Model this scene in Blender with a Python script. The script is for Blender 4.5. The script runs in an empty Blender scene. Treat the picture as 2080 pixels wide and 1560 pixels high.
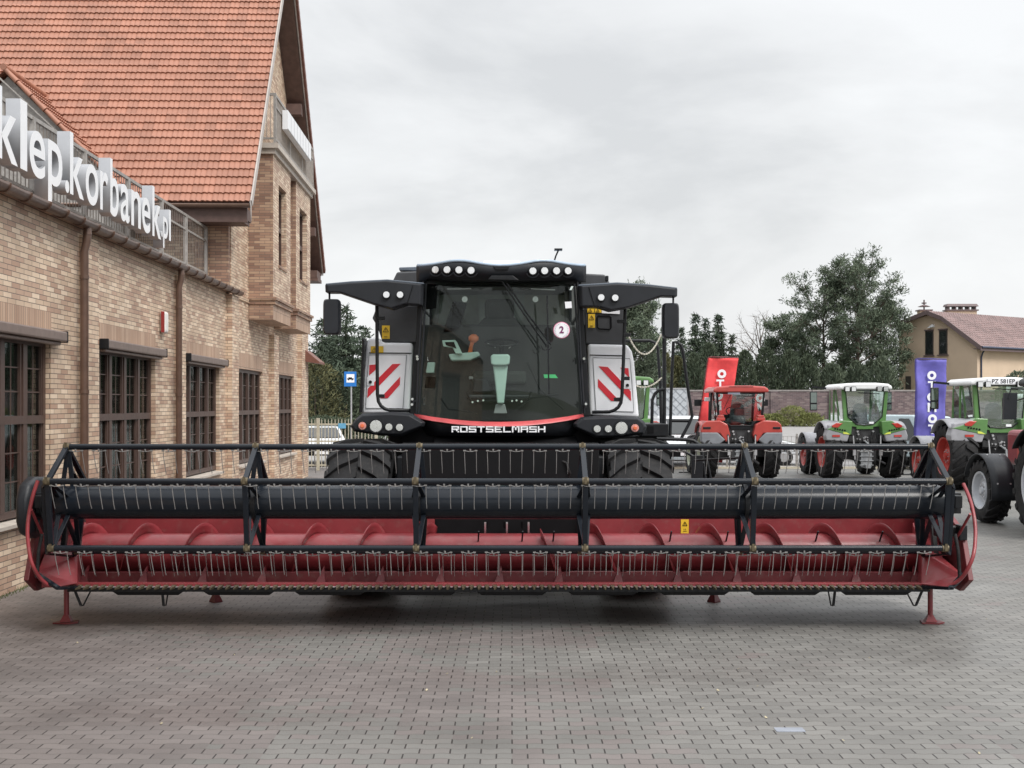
import bpy, math, random
from mathutils import Vector, Matrix
random.seed(7)
R = math.radians
sc = bpy.context.scene
col = sc.collection
# ---------------------------------------------------------------- camera, world, sun, exposure
F = 2424.0; CH = 2.2; HX = 1040.0; HY = 822.0
cd = bpy.data.cameras.new('camera'); cam = bpy.data.objects.new('camera', cd); col.objects.link(cam)
cd.sensor_width = 36; cd.lens = 36 * F / 2080; cd.shift_y = 42 / 2080; cd.clip_end = 3000; cd.clip_start = 0.1
cam.location = (0, 0, CH); cam.rotation_euler = (R(90), 0, 0); sc.camera = cam
sc.view_settings.view_transform = 'Standard'; sc.view_settings.look = 'None'
sc.view_settings.exposure = 0.45; sc.view_settings.gamma = 1
SUN_EL, SUN_AZ = 50, 138
w = bpy.data.worlds.new('World'); sc.world = w; w.use_nodes = True
nt = w.node_tree; nt.nodes.clear()
def N(t, **k):
    n = nt.nodes.new(t)
    for a, b in k.items(): setattr(n, a, b)
    return n
wo = N('ShaderNodeOutputWorld'); bg = N('ShaderNodeBackground'); nt.links.new(bg.outputs[0], wo.inputs[0])
sky = N('ShaderNodeTexSky', sky_type='NISHITA', sun_disc=False)
sky.sun_elevation = R(SUN_EL); sky.sun_rotation = R(SUN_AZ); sky.air_density = 1.5; sky.dust_density = 3
tc = N('ShaderNodeTexCoord'); mp = N('ShaderNodeMapping'); mp.inputs['Scale'].default_value = (1.0, 1.0, 2.4); mp.inputs['Location'].default_value = (1.1, 0.2, 0.3)
nt.links.new(tc.outputs['Generated'], mp.inputs[0])
n1 = N('ShaderNodeTexNoise'); n1.inputs['Scale'].default_value = 2.3; n1.inputs['Detail'].default_value = 7; n1.inputs['Roughness'].default_value = 0.56
n1.inputs['Distortion'].default_value = 0.35
nt.links.new(mp.outputs[0], n1.inputs[0])
cr = N('ShaderNodeValToRGB'); cr.color_ramp.elements[0].position = 0.36; cr.color_ramp.elements[0].color = (0.55, 0.56, 0.572, 1)
cr.color_ramp.elements[1].position = 0.62; cr.color_ramp.elements[1].color = (0.735, 0.745, 0.755, 1)
e = cr.color_ramp.elements.new(0.48); e.color = (0.655, 0.663, 0.672, 1)
nt.links.new(n1.outputs[0], cr.inputs[0])
sk = N('ShaderNodeVectorMath', operation='SCALE'); sk.inputs['Scale'].default_value = 0.09; nt.links.new(sky.outputs[0], sk.inputs[0])
mx = N('ShaderNodeMixRGB'); mx.inputs[0].default_value = 0.92
nt.links.new(sk.outputs[0], mx.inputs[1]); nt.links.new(cr.outputs[0], mx.inputs[2])
# an overcast sky is brighter overhead than near the horizon
sz = N('ShaderNodeSeparateXYZ'); nt.links.new(tc.outputs['Generated'], sz.inputs[0])
zr_ = N('ShaderNodeMapRange'); zr_.inputs[1].default_value = 0.36; zr_.inputs[2].default_value = 0.8; zr_.inputs[3].default_value = 1.0; zr_.inputs[4].default_value = 2.1
nt.links.new(sz.outputs[2], zr_.inputs[0]); nt.links.new(zr_.outputs[0], bg.inputs[1])
nt.links.new(mx.outputs[0], bg.inputs[0])
sd = bpy.data.lights.new('sun', 'SUN'); sun = bpy.data.objects.new('sun', sd); col.objects.link(sun)
sd.energy = 2.0; sd.angle = R(25); sd.color = (1, 0.97, 0.93)
_a = R(SUN_AZ); _d = Vector((math.sin(_a) * math.cos(R(SUN_EL)), math.cos(_a) * math.cos(R(SUN_EL)), math.sin(R(SUN_EL))))
sun.rotation_euler = _d.to_track_quat('Z', 'Y').to_euler(); sun.location = (0, 0, 30)

# ---------------------------------------------------------------- helpers
def P(px, py, Y): return Vector(((px - HX) / F * Y, Y, CH - (py - HY) / F * Y))
ORG = {}
def tag(o, label=None, cat=None, group=None, kind=None):
    if label: o['label'] = label
    if cat: o['category'] = cat
    if group: o['group'] = group
    if kind: o['kind'] = kind
    return o
def empty(name, loc, label, cat, group=None, rz=0, org=True):
    o = bpy.data.objects.new(name, None); col.objects.link(o); o.location = loc; o.rotation_euler = (0, 0, rz)
    o.empty_display_size = 0.3
    ORG[o.name] = Vector(loc) if org else Vector((0, 0, 0))
    return tag(o, label, cat, group)
def kids(o): return [c for c in bpy.data.objects if c.parent == o]
def copy_tree(o, parent=None):
    c = o.copy(); col.objects.link(c); c.parent = parent
    if o.name in ORG: ORG[c.name] = ORG[o.name]
    for ch in kids(o): copy_tree(ch, c)
    return c
class MB:
    def __init__(s): s.v = []; s.f = []; s.m = []; s.cur = 0
    def add(s, vs, fs):
        b = len(s.v); s.v += [tuple(v) for v in vs]
        for f in fs: s.f.append(tuple(b + i for i in f)); s.m.append(s.cur)
        return s
    def box(s, a, b, M=None):
        x0, y0, z0 = a; x1, y1, z1 = b
        vs = [Vector(p) for p in ((x0,y0,z0),(x1,y0,z0),(x1,y1,z0),(x0,y1,z0),(x0,y0,z1),(x1,y0,z1),(x1,y1,z1),(x0,y1,z1))]
        if M is not None: vs = [M @ v for v in vs]
        return s.add(vs, [(0,3,2,1),(4,5,6,7),(0,1,5,4),(1,2,6,5),(2,3,7,6),(3,0,4,7)])
    def bar(s, p, q, wd, hg=None, up=(0, 0, 1)):
        p = Vector(p); q = Vector(q); hg = hg or wd; d = (q - p); L = d.length; d.normalize(); up = Vector(up)
        if abs(d.dot(up)) > .99: up = Vector((0, 1, 0)) if abs(d.y) < .9 else Vector((1, 0, 0))
        r = d.cross(up).normalized(); u = r.cross(d)
        vs = []
        for c in (p, q):
            for a, b in ((-1,-1),(1,-1),(1,1),(-1,1)): vs.append(c + r * (a * wd / 2) + u * (b * hg / 2))
        return s.add(vs, [(0,3,2,1),(4,5,6,7),(0,1,5,4),(1,2,6,5),(2,3,7,6),(3,0,4,7)])
    def tube(s, pts, r, n=8, cap=True, close=False):
        pts = [Vector(p) for p in pts]; k = len(pts)
        rs = r if isinstance(r, (list, tuple)) else [r] * k
        vs = []; ref = None
        for i, p in enumerate(pts):
            if close: d = pts[(i + 1) % k] - pts[i - 1]
            else: d = pts[min(i + 1, k - 1)] - pts[max(i - 1, 0)]
            d.normalize()
            if ref is None:
                ref = Vector((0, 0, 1)) if abs(d.z) < .9 else Vector((1, 0, 0))
            a = (ref - d * ref.dot(d)).normalized(); b = d.cross(a); ref = a
            for j in range(n):
                t = 2 * math.pi * j / n; vs.append(p + (a * math.cos(t) + b * math.sin(t)) * rs[i])
        fs = []
        for i in range(k if close else k - 1):
            for j in range(n):
                i2 = (i + 1) % k
                fs.append((i * n + j, i * n + (j + 1) % n, i2 * n + (j + 1) % n, i2 * n + j))
        if cap and not close: fs += [tuple(range(n))[::-1], tuple((k - 1) * n + j for j in range(n))]
        return s.add(vs, fs)
    def cyl(s, p, q, r, r2=None, n=20): return s.tube([p, q], [r, r if r2 is None else r2], n)
    def poly(s, pts, th):
        pts = [Vector(p) for p in pts]; th = Vector(th); n = len(pts)
        return s.add(pts + [p + th for p in pts], [tuple(range(n)), tuple(range(n, 2 * n))[::-1]] +
                     [(i, n + i, n + (i + 1) % n, (i + 1) % n) for i in range(n)])
    def lathe(s, prof, axis='x', c=(0, 0, 0), n=40, a0=0, a1=360):
        c = Vector(c); full = abs(a1 - a0) >= 360; m = n if full else n + 1; vs = []
        for i in range(m):
            t = R(a0 + (a1 - a0) * i / n)
            for x, r in prof:
                if axis == 'x': vs.append(c + Vector((x, r * math.cos(t), r * math.sin(t))))
                elif axis == 'y': vs.append(c + Vector((r * math.cos(t), x, r * math.sin(t))))
                else: vs.append(c + Vector((r * math.cos(t), r * math.sin(t), x)))
        k = len(prof); fs = []
        for i in range(n):
            i2 = (i + 1) % m
            for j in range(k - 1): fs.append((i * k + j, i * k + j + 1, i2 * k + j + 1, i2 * k + j))
        return s.add(vs, fs)
    def grid(s, fn, nu, nv):
        vs = [fn(i / nu, j / nv) for i in range(nu + 1) for j in range(nv + 1)]
        return s.add(vs, [(i*(nv+1)+j, (i+1)*(nv+1)+j, (i+1)*(nv+1)+j+1, i*(nv+1)+j+1) for i in range(nu) for j in range(nv)])
    def build(s, name, mats, parent=None, smooth=None, bevel=0, org=None, label=None, seg=2, solid=0):
        me = bpy.data.meshes.new(name)
        if org is None:
            q = parent; org = Vector((0, 0, 0))
            while q is not None:
                if q.name in ORG: org = ORG[q.name]; break
                q = q.parent
        vs = [(v[0] - org[0], v[1] - org[1], v[2] - org[2]) for v in s.v]
        me.from_pydata(vs, [], s.f)
        if not isinstance(mats, (list, tuple)): mats = [mats]
        for m in mats: me.materials.append(m)
        if len(mats) > 1: me.polygons.foreach_set('material_index', s.m)
        if smooth is not None:
            me.polygons.foreach_set('use_smooth', [True] * len(me.polygons)); me.set_sharp_from_angle(angle=R(smooth))
        me.update()
        o = bpy.data.objects.new(name, me); col.objects.link(o)
        if parent is not None: o.parent = parent
        else: o.location = org
        if solid:
            m = o.modifiers.new('solid', 'SOLIDIFY'); m.thickness = solid; m.offset = 0
        if bevel:
            m = o.modifiers.new('bevel', 'BEVEL'); m.width = bevel; m.segments = seg; m.limit_method = 'ANGLE'; m.angle_limit = R(35)
        if label: o['label'] = label
        return o
def text(name, s, size, mat, parent, M, ext=0.01, off=0.0, align='CENTER', fit=None, bevel=0):
    cu = bpy.data.curves.new(name, 'FONT'); cu.body = s; cu.size = size; cu.extrude = ext; cu.offset = off
    cu.align_x = align; cu.align_y = 'CENTER' if fit is None else 'BOTTOM_BASELINE'; cu.resolution_u = 6
    to = bpy.data.objects.new(name, cu); col.objects.link(to)
    dg = bpy.context.evaluated_depsgraph_get(); me = bpy.data.meshes.new_from_object(to.evaluated_get(dg))
    bpy.data.objects.remove(to)
    if fit:      # ((x0,x1),(z0,z1)) horizontal fit, vertical scale as given
        xs = [v.co.x for v in me.vertices]; a, b = min(xs), max(xs); (t0, t1), ys = fit
        for v in me.vertices: v.co.x = t0 + (v.co.x - a) / (b - a) * (t1 - t0); v.co.y *= ys
    me.transform(M); me.materials.clear(); me.materials.append(mat)
    o = bpy.data.objects.new(name, me); col.objects.link(o); o.parent = parent
    return o
# ---------------------------------------------------------------- materials
MATS = {}
def nodes_of(name):
    m = bpy.data.materials.new(name); m.use_nodes = True; t = m.node_tree
    return m, t, t.nodes['Principled BSDF']
def mat(name, c, rough=.5, metal=0, var=.12, scale=6, bump=0, bscale=60, coat=0, spec=.5, rvar=.12, dirt=0, emit=0):
    if name in MATS: return MATS[name]
    m, t, b = nodes_of(name)
    tc = t.nodes.new('ShaderNodeTexCoord'); n = t.nodes.new('ShaderNodeTexNoise'); n.inputs['Scale'].default_value = scale; n.inputs['Detail'].default_value = 6
    t.links.new(tc.outputs['Object'], n.inputs[0])
    r = t.nodes.new('ShaderNodeValToRGB'); r.color_ramp.elements[0].position = .3; r.color_ramp.elements[1].position = .7
    lo = [max(0, x * (1 - var)) for x in c[:3]]; hi = [min(1, x * (1 + var)) for x in c[:3]]
    r.color_ramp.elements[0].color = (*lo, 1); r.color_ramp.elements[1].color = (*hi, 1)
    t.links.new(n.outputs[0], r.inputs[0]); src = r.outputs[0]
    if dirt:
        n3 = t.nodes.new('ShaderNodeTexNoise'); n3.inputs['Scale'].default_value = scale * 3.1; n3.inputs['Detail'].default_value = 8; n3.inputs['Roughness'].default_value = .7
        t.links.new(tc.outputs['Object'], n3.inputs[0])
        r3 = t.nodes.new('ShaderNodeValToRGB'); r3.color_ramp.elements[0].position = .52; r3.color_ramp.elements[1].position = .75
        r3.color_ramp.elements[0].color = (0,0,0,1); r3.color_ramp.elements[1].color = (dirt, dirt, dirt, 1)
        t.links.new(n3.outputs[0], r3.inputs[0])
        mxx = t.nodes.new('ShaderNodeMixRGB'); t.links.new(r3.outputs[0], mxx.inputs[0]); t.links.new(src, mxx.inputs[1]); mxx.inputs[2].default_value = (.22, .19, .16, 1)
        src = mxx.outputs[0]
    t.links.new(src, b.inputs['Base Color'])
    mr = t.nodes.new('ShaderNodeMapRange'); mr.inputs[3].default_value = max(.02, rough - rvar); mr.inputs[4].default_value = min(1, rough + rvar)
    n2 = t.nodes.new('ShaderNodeTexNoise'); n2.inputs['Scale'].default_value = scale * 2.3; n2.inputs['Detail'].default_value = 5; t.links.new(tc.outputs['Object'], n2.inputs[0])
    t.links.new(n2.outputs[0], mr.inputs[0]); t.links.new(mr.outputs[0], b.inputs['Roughness'])
    b.inputs['Metallic'].default_value = metal; b.inputs['Coat Weight'].default_value = coat; b.inputs['Specular IOR Level'].default_value = spec
    if bump:
        nb = t.nodes.new('ShaderNodeTexNoise'); nb.inputs['Scale'].default_value = bscale; nb.inputs['Detail'].default_value = 4; t.links.new(tc.outputs['Object'], nb.inputs[0])
        bp = t.nodes.new('ShaderNodeBump'); bp.inputs['Strength'].default_value = bump; bp.inputs['Distance'].default_value = .02
        t.links.new(nb.outputs[0], bp.inputs['Height']); t.links.new(bp.outputs[0], b.inputs['Normal'])
    if emit:
        b.inputs['Emission Color'].default_value = (*c, 1); b.inputs['Emission Strength'].default_value = emit
    MATS[name] = m; return m
def glass(name, tint, gl=.04, rough=.02):
    if name in MATS: return MATS[name]
    m = bpy.data.materials.new(name); m.use_nodes = True; t = m.node_tree; t.nodes.clear()
    o = t.nodes.new('ShaderNodeOutputMaterial'); a = t.nodes.new('ShaderNodeBsdfTransparent'); g = t.nodes.new('ShaderNodeBsdfGlossy'); x = t.nodes.new('ShaderNodeMixShader')
    a.inputs[0].default_value = (*tint, 1); g.inputs['Roughness'].default_value = rough; g.inputs[0].default_value = (.9, .95, .93, 1)
    f = t.nodes.new('ShaderNodeLayerWeight'); f.inputs[0].default_value = gl
    mr = t.nodes.new('ShaderNodeMapRange'); mr.inputs[3].default_value = gl; mr.inputs[4].default_value = .9
    t.links.new(f.outputs['Fresnel'], mr.inputs[0]); mr.inputs[1].default_value = 0; mr.inputs[2].default_value = 1
    t.links.new(mr.outputs[0], x.inputs[0]); t.links.new(a.outputs[0], x.inputs[1]); t.links.new(g.outputs[0], x.inputs[2]); t.links.new(x.outputs[0], o.inputs[0])
    MATS[name] = m; return m
def mth(t, op, a, b=None, c=None):
    n = t.nodes.new('ShaderNodeMath'); n.operation = op
    for i, v in enumerate((a, b, c)):
        if v is None: continue
        if isinstance(v, (int, float)): n.inputs[i].default_value = v
        else: t.links.new(v, n.inputs[i])
    return n.outputs[0]
def brickmat(name, cols, bw=.25, bh=.065, mortar=.009, mc=(.13,.105,.09), soldier=False, rough=.6, bump=.5, zfirst=False):
    m, t, b = nodes_of(name)
    tc = t.nodes.new('ShaderNodeTexCoord'); sp = t.nodes.new('ShaderNodeSeparateXYZ'); t.links.new(tc.outputs['Object'], sp.inputs[0])
    u = mth(t, 'ADD', sp.outputs[0], sp.outputs[1]); cb = t.nodes.new('ShaderNodeCombineXYZ')
    if soldier: t.links.new(sp.outputs[2], cb.inputs[0]); t.links.new(u, cb.inputs[1])
    else: t.links.new(u, cb.inputs[0]); t.links.new(sp.outputs[2], cb.inputs[1])
    br = t.nodes.new('ShaderNodeTexBrick'); t.links.new(cb.outputs[0], br.inputs[0]); br.offset = 0 if soldier else .5
    br.inputs['Scale'].default_value = 1; br.inputs['Brick Width'].default_value = bw; br.inputs['Row Height'].default_value = bh
    br.inputs['Mortar Size'].default_value = mortar / 2; br.inputs['Mortar Smooth'].default_value = .15
    br.inputs['Color1'].default_value = (0,0,0,1); br.inputs['Color2'].default_value = (1,1,1,1); br.inputs['Mortar'].default_value = (.5,.5,.5,1)
    r = t.nodes.new('ShaderNodeValToRGB'); r.color_ramp.interpolation = 'CONSTANT'
    n = len(cols); r.color_ramp.elements[0].position = 0; r.color_ramp.elements[0].color = (*cols[0], 1); r.color_ramp.elements[1].position = 1 / n; r.color_ramp.elements[1].color = (*cols[1], 1)
    for i in range(2, n): e = r.color_ramp.elements.new(i / n); e.color = (*cols[i], 1)
    t.links.new(br.outputs['Color'], r.inputs[0])
    ns = t.nodes.new('ShaderNodeTexNoise'); ns.inputs['Scale'].default_value = 1.3; ns.inputs['Detail'].default_value = 8; t.links.new(tc.outputs['Object'], ns.inputs[0])
    mr = t.nodes.new('ShaderNodeMapRange'); mr.inputs[1].default_value = .3; mr.inputs[2].default_value = .7; mr.inputs[3].default_value = .84; mr.inputs[4].default_value = 1.12; t.links.new(ns.outputs[0], mr.inputs[0])
    sc_ = t.nodes.new('ShaderNodeVectorMath'); sc_.operation = 'SCALE'; t.links.new(r.outputs[0], sc_.inputs[0]); t.links.new(mr.outputs[0], sc_.inputs['Scale'])
    mx = t.nodes.new('ShaderNodeMixRGB'); t.links.new(br.outputs['Fac'], mx.inputs[0]); t.links.new(sc_.outputs[0], mx.inputs[1]); mx.inputs[2].default_value = (*mc, 1)
    t.links.new(mx.outputs[0], b.inputs['Base Color']); b.inputs['Roughness'].default_value = rough
    inv = mth(t, 'SUBTRACT', 1, br.outputs['Fac']); bp = t.nodes.new('ShaderNodeBump'); bp.inputs['Strength'].default_value = bump; bp.inputs['Distance'].default_value = .01
    t.links.new(inv, bp.inputs['Height']); t.links.new(bp.outputs[0], b.inputs['Normal'])
    MATS[name] = m; return m
BR = [(.60,.45,.325),(.53,.385,.275),(.66,.51,.375),(.43,.28,.20),(.57,.425,.305),(.71,.56,.42),(.48,.325,.235)]
M_brick = brickmat('tan_brick', BR)
M_brickd = brickmat('shaded_and_brown_brick', [(.30,.18,.125),(.38,.25,.17),(.24,.14,.10),(.34,.21,.145),(.43,.29,.2)])  # darker brick: ledges and sills, plus shade painted on returns facing the camera
M_sold = brickmat('soldier_brick', [(.46,.31,.22),(.41,.265,.185),(.50,.35,.25),(.44,.29,.20)], bw=.34, bh=.068, soldier=True)
M_wallbrick = brickmat('purple_brick', [(.115,.078,.083),(.15,.105,.105),(.095,.066,.072),(.19,.145,.14),(.125,.085,.09)], bw=.3, bh=.1, mortar=.012, mc=(.20,.18,.17), bump=.2)
M_black = mat('black_paint', (.010,.011,.013), .4, var=.2, dirt=.05, spec=.28)
M_blacks = mat('black_satin_plastic', (.017,.019,.023), .42, var=.12, scale=4, bump=.15, bscale=220, spec=.32)
M_steelblack = mat('black_tube_paint', (.008,.011,.016), .22, var=.15, scale=3, dirt=.03, coat=0, rvar=.05, spec=.3)
M_red = mat('red_paint', (.225,.030,.036), .36, var=.22, scale=3, dirt=.28, coat=.1)
M_redd = mat('dark_red_paint', (.14,.022,.026), .45, var=.25, scale=3, dirt=.35)
M_white = mat('white_paint', (.84,.85,.88), .35, var=.03, scale=3, coat=.3)
M_tine = mat('spring_steel', (.36,.355,.35), .4, metal=.35, var=.15)
M_brass = mat('aged_brass', (.13,.105,.065), .5, metal=.5, var=.3, scale=30)
M_chrome = mat('chrome', (.75,.76,.77), .15, metal=1, var=.05)
M_rub = mat('rubber', (.011,.011,.012), .7, var=.25, bump=.3, bscale=40, dirt=.10, spec=.3)
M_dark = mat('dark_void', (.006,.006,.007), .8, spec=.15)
M_yellow = mat('yellow_label', (.78,.50,.03), .5, var=.05)
M_redstripe = mat('reflective_red', (.62,.02,.035), .35, var=.06)
M_lamp = mat('lamp_reflector', (.85,.86,.87), .12, metal=.75, var=.08, scale=60)
M_orange = mat('amber_lens', (.72,.16,.07), .25)
M_gray = mat('grey_plastic', (.25,.26,.27), .5)
M_silver = mat('silver_metal', (.48,.48,.49), .35, metal=.6)
M_brownmetal = mat('brown_coated_metal', (.125,.075,.055), .33, var=.15, metal=.2)
M_frame = mat('brown_window_frame', (.075,.045,.036), .4, var=.1)
M_roomglass = glass('room_window_glass', (.62,.68,.67), .10)
M_curtain = mat('net_curtain', (.40,.39,.37), .9, var=.2, scale=14)
M_winglass = mat('window_glass', (.022,.026,.027), .04, spec=.9, rvar=.02)
M_letter = mat('white_letter_enamel', (.78,.79,.81), .4, var=.02)
M_letterside = mat('letter_shade_and_seam', (.33,.34,.36), .4, var=.03)  # greyed white: shade on letter sides put into the colour; also panel seams
M_galv = mat('galvanised_steel', (.33,.31,.29), .55, metal=.3, var=.2, scale=12)
M_sill = mat('stone_sill', (.45,.40,.35), .6, var=.15)

# ---------------------------------------------------------------- ground
def ground():
    m, t, b = nodes_of('interlocking_pavers')
    tc = t.nodes.new('ShaderNodeTexCoord'); sp = t.nodes.new('ShaderNodeSeparateXYZ'); t.links.new(tc.outputs['Object'], sp.inputs[0])
    X, Y = sp.outputs[0], sp.outputs[1]
    ph = mth(t, 'MULTIPLY', X, 2 * math.pi / .196)
    row = mth(t, 'FLOOR', mth(t, 'DIVIDE', Y, .109)); par = mth(t, 'MULTIPLY', mth(t, 'MODULO', row, 2), math.pi)
    wv = mth(t, 'MULTIPLY', mth(t, 'SINE', mth(t, 'MULTIPLY', ph, 1.0)), .012)
    yy = mth(t, 'ADD', Y, wv); cb = t.nodes.new('ShaderNodeCombineXYZ'); t.links.new(X, cb.inputs[0]); t.links.new(yy, cb.inputs[1])
    br = t.nodes.new('ShaderNodeTexBrick'); t.links.new(cb.outputs[0], br.inputs[0]); br.offset = .5
    br.inputs['Scale'].default_value = 1; br.inputs['Brick Width'].default_value = .196; br.inputs['Row Height'].default_value = .109
    br.inputs['Mortar Size'].default_value = .0056; br.inputs['Mortar Smooth'].default_value = .35
    br.inputs['Color1'].default_value = (0,0,0,1); br.inputs['Color2'].default_value = (1,1,1,1); br.inputs['Mortar'].default_value = (.5,.5,.5,1)
    # large zones: reddish stones vs grey ones, broken up stone by stone
    q = t.nodes.new('ShaderNodeVectorMath'); q.operation = 'SNAP'; q.inputs[1].default_value = (.392, .218, 1); t.links.new(cb.outputs[0], q.inputs[0])
    zn = t.nodes.new('ShaderNodeTexNoise'); zn.inputs['Scale'].default_value = .42; zn.inputs['Detail'].default_value = 3; t.links.new(q.outputs[0], zn.inputs[0])
    gx = t.nodes.new('ShaderNodeMapRange'); gx.inputs[1].default_value = -3.5; gx.inputs[2].default_value = 3.2; gx.inputs[3].default_value = .17; gx.inputs[4].default_value = -.16; t.links.new(X, gx.inputs[0])
    z2 = mth(t, 'ADD', mth(t, 'ADD', zn.outputs[0], gx.outputs[0]), mth(t, 'MULTIPLY', br.outputs['Color'], .16))
    zr = t.nodes.new('ShaderNodeMapRange'); zr.inputs[1].default_value = .56; zr.inputs[2].default_value = .61; t.links.new(z2, zr.inputs[0])
    c1 = t.nodes.new('ShaderNodeMixRGB'); t.links.new(zr.outputs[0], c1.inputs[0]); c1.inputs[1].default_value = (.160,.155,.144,1); c1.inputs[2].default_value = (.146,.128,.121,1)
    v = t.nodes.new('ShaderNodeMapRange'); v.inputs[3].default_value = .86; v.inputs[4].default_value = 1.14; t.links.new(br.outputs['Color'], v.inputs[0])
    n2 = t.nodes.new('ShaderNodeTexNoise'); n2.inputs['Scale'].default_value = 1.1; n2.inputs['Detail'].default_value = 9; t.links.new(tc.outputs['Object'], n2.inputs[0])
    v2 = t.nodes.new('ShaderNodeMapRange'); v2.inputs[1].default_value = .3; v2.inputs[2].default_value = .7; v2.inputs[3].default_value = .87; v2.inputs[4].default_value = 1.12; t.links.new(n2.outputs[0], v2.inputs[0])
    vv = mth(t, 'MULTIPLY', v.outputs[0], v2.outputs[0])
    n4 = t.nodes.new('ShaderNodeTexNoise'); n4.inputs['Scale'].default_value = 160; n4.inputs['Detail'].default_value = 3; t.links.new(tc.outputs['Object'], n4.inputs[0])
    v4 = t.nodes.new('ShaderNodeMapRange'); v4.inputs[1].default_value = .3; v4.inputs[2].default_value = .7; v4.inputs[3].default_value = .9; v4.inputs[4].default_value = 1.1; t.links.new(n4.outputs[0], v4.inputs[0])
    vv = mth(t, 'MULTIPLY', vv, v4.outputs[0])
    s = t.nodes.new('ShaderNodeVectorMath'); s.operation = 'SCALE'; t.links.new(c1.outputs[0], s.inputs[0]); t.links.new(vv, s.inputs['Scale'])
    fy = mth(t, 'FRACT', mth(t, 'DIVIDE', yy, .109)); ed = mth(t, 'ABSOLUTE', mth(t, 'SUBTRACT', fy, .5)); ish = mth(t, 'GREATER_THAN', ed, .44)
    jc = t.nodes.new('ShaderNodeMixRGB'); t.links.new(ish, jc.inputs[0]); jc.inputs[1].default_value = (.022,.019,.017,1); jc.inputs[2].default_value = (.105,.095,.085,1)
    j = t.nodes.new('ShaderNodeMixRGB'); t.links.new(br.outputs['Fac'], j.inputs[0]); t.links.new(s.outputs[0], j.inputs[1]); t.links.new(jc.outputs[0], j.inputs[2])
    t.links.new(j.outputs[0], b.inputs['Base Color'])
    # damp patches: smoother surface
    n5 = t.nodes.new('ShaderNodeTexNoise'); n5.inputs['Scale'].default_value = .5; n5.inputs['Detail'].default_value = 4; mpp = t.nodes.new('ShaderNodeMapping'); mpp.inputs['Scale'].default_value = (.5, 1.6, 1)
    t.links.new(tc.outputs['Object'], mpp.inputs[0]); t.links.new(mpp.outputs[0], n5.inputs[0])
    rr = t.nodes.new('ShaderNodeMapRange'); rr.inputs[1].default_value = .4; rr.inputs[2].default_value = .65; rr.inputs[3].default_value = .62; rr.inputs[4].default_value = .36; t.links.new(n5.outputs[0], rr.inputs[0])
    t.links.new(rr.outputs[0], b.inputs['Roughness'])
    inv = mth(t, 'SUBTRACT', 1, br.outputs['Fac']); bp = t.nodes.new('ShaderNodeBump'); bp.inputs['Strength'].default_value = .6; bp.inputs['Distance'].default_value = .008
    t.links.new(inv, bp.inputs['Height']); t.links.new(bp.outputs[0], b.inputs['Normal'])
    mb = MB(); mb.add([(-60,-20,0),(60,-20,0),(60,41.5,0),(-60,41.5,0)], [(0,1,2,3)])
    tag(mb.build('paved_yard', m), kind='structure')
    asphalt = mat('pale_asphalt', (.27,.26,.255), .7, var=.1, scale=1.5, bump=.2, bscale=80)
    mb = MB()
    mb.grid(lambda u, v: Vector((-200 + 400 * u, 41.5 + (82 - 41.5) * v, .9 * max(0, (v - .08) / .92) ** 1.15)), 20, 14)
    tag(mb.build('road', asphalt, smooth=60), kind='structure')
    grass = mat('rough_grass', (.075,.085,.035), .9, var=.35, scale=1.2, bump=.5, bscale=20)
    mb = MB(); mb.add([(-900,82,.9),(900,82,.9),(900,1500,.9),(-900,1500,.9)], [(0,1,2,3)])
    mb.add([(-900,-300,-.06),(900,-300,-.06),(900,82,-.06),(-900,82,-.06)], [(0,1,2,3)])
    tag(mb.build('ground', grass), kind='structure')
ground()

m = MB(); m.box((1.78, 8.02, .0), (1.975, 8.12, .004)); tag(m.build('pale_paver', mat('pale_blue_stone', (.25,.27,.31), .5), None, org=Vector((1.88, 8.07, 0))), 'single pale bluish paving stone in the bare foreground paving', 'paving stone')
rl = random.Random(9); m = MB()
for _ in range(70):
    x = rl.uniform(-5.2, 6.5); y = rl.uniform(6.5, 22); a_ = rl.uniform(0, 3.1); s_ = rl.uniform(.008, .022); c_, q_ = math.cos(a_) * s_, math.sin(a_) * s_
    m.add([(x - c_, y - q_, .004), (x + q_ * .5, y - c_ * .5, .006), (x + c_, y + q_, .012), (x - q_ * .5, y + c_ * .5, .005)], [(0, 1, 2, 3)])
tag(m.build('litter', mat('dry_leaf_bits', (.38,.33,.22), .8, var=.4, scale=2), None, org=Vector((0, 0, 0))), 'tiny scattered leaf bits and grit on the paving', 'litter', kind='stuff')
m = MB()
for _ in range(2600):
    y = rl.uniform(7, 36) ; x = -5.55 - .0227 * y + abs(rl.gauss(0, .05)) + .005; h_ = rl.uniform(.008, .045) * (1.3 if 12 < y < 16 else .8); d_ = rl.uniform(-.015, .02)
    m.add([(x - .004, y, 0), (x + .004, y + .004, 0), (x + d_, y + d_, h_)], [(0, 1, 2)])
tag(m.build('moss', mat('moss_green', (.07,.085,.03), .9, var=.4, scale=3), None, org=Vector((0, 0, 0))), 'thin strip of moss and weeds where the brick wall meets the paving', 'moss', kind='stuff')
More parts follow.
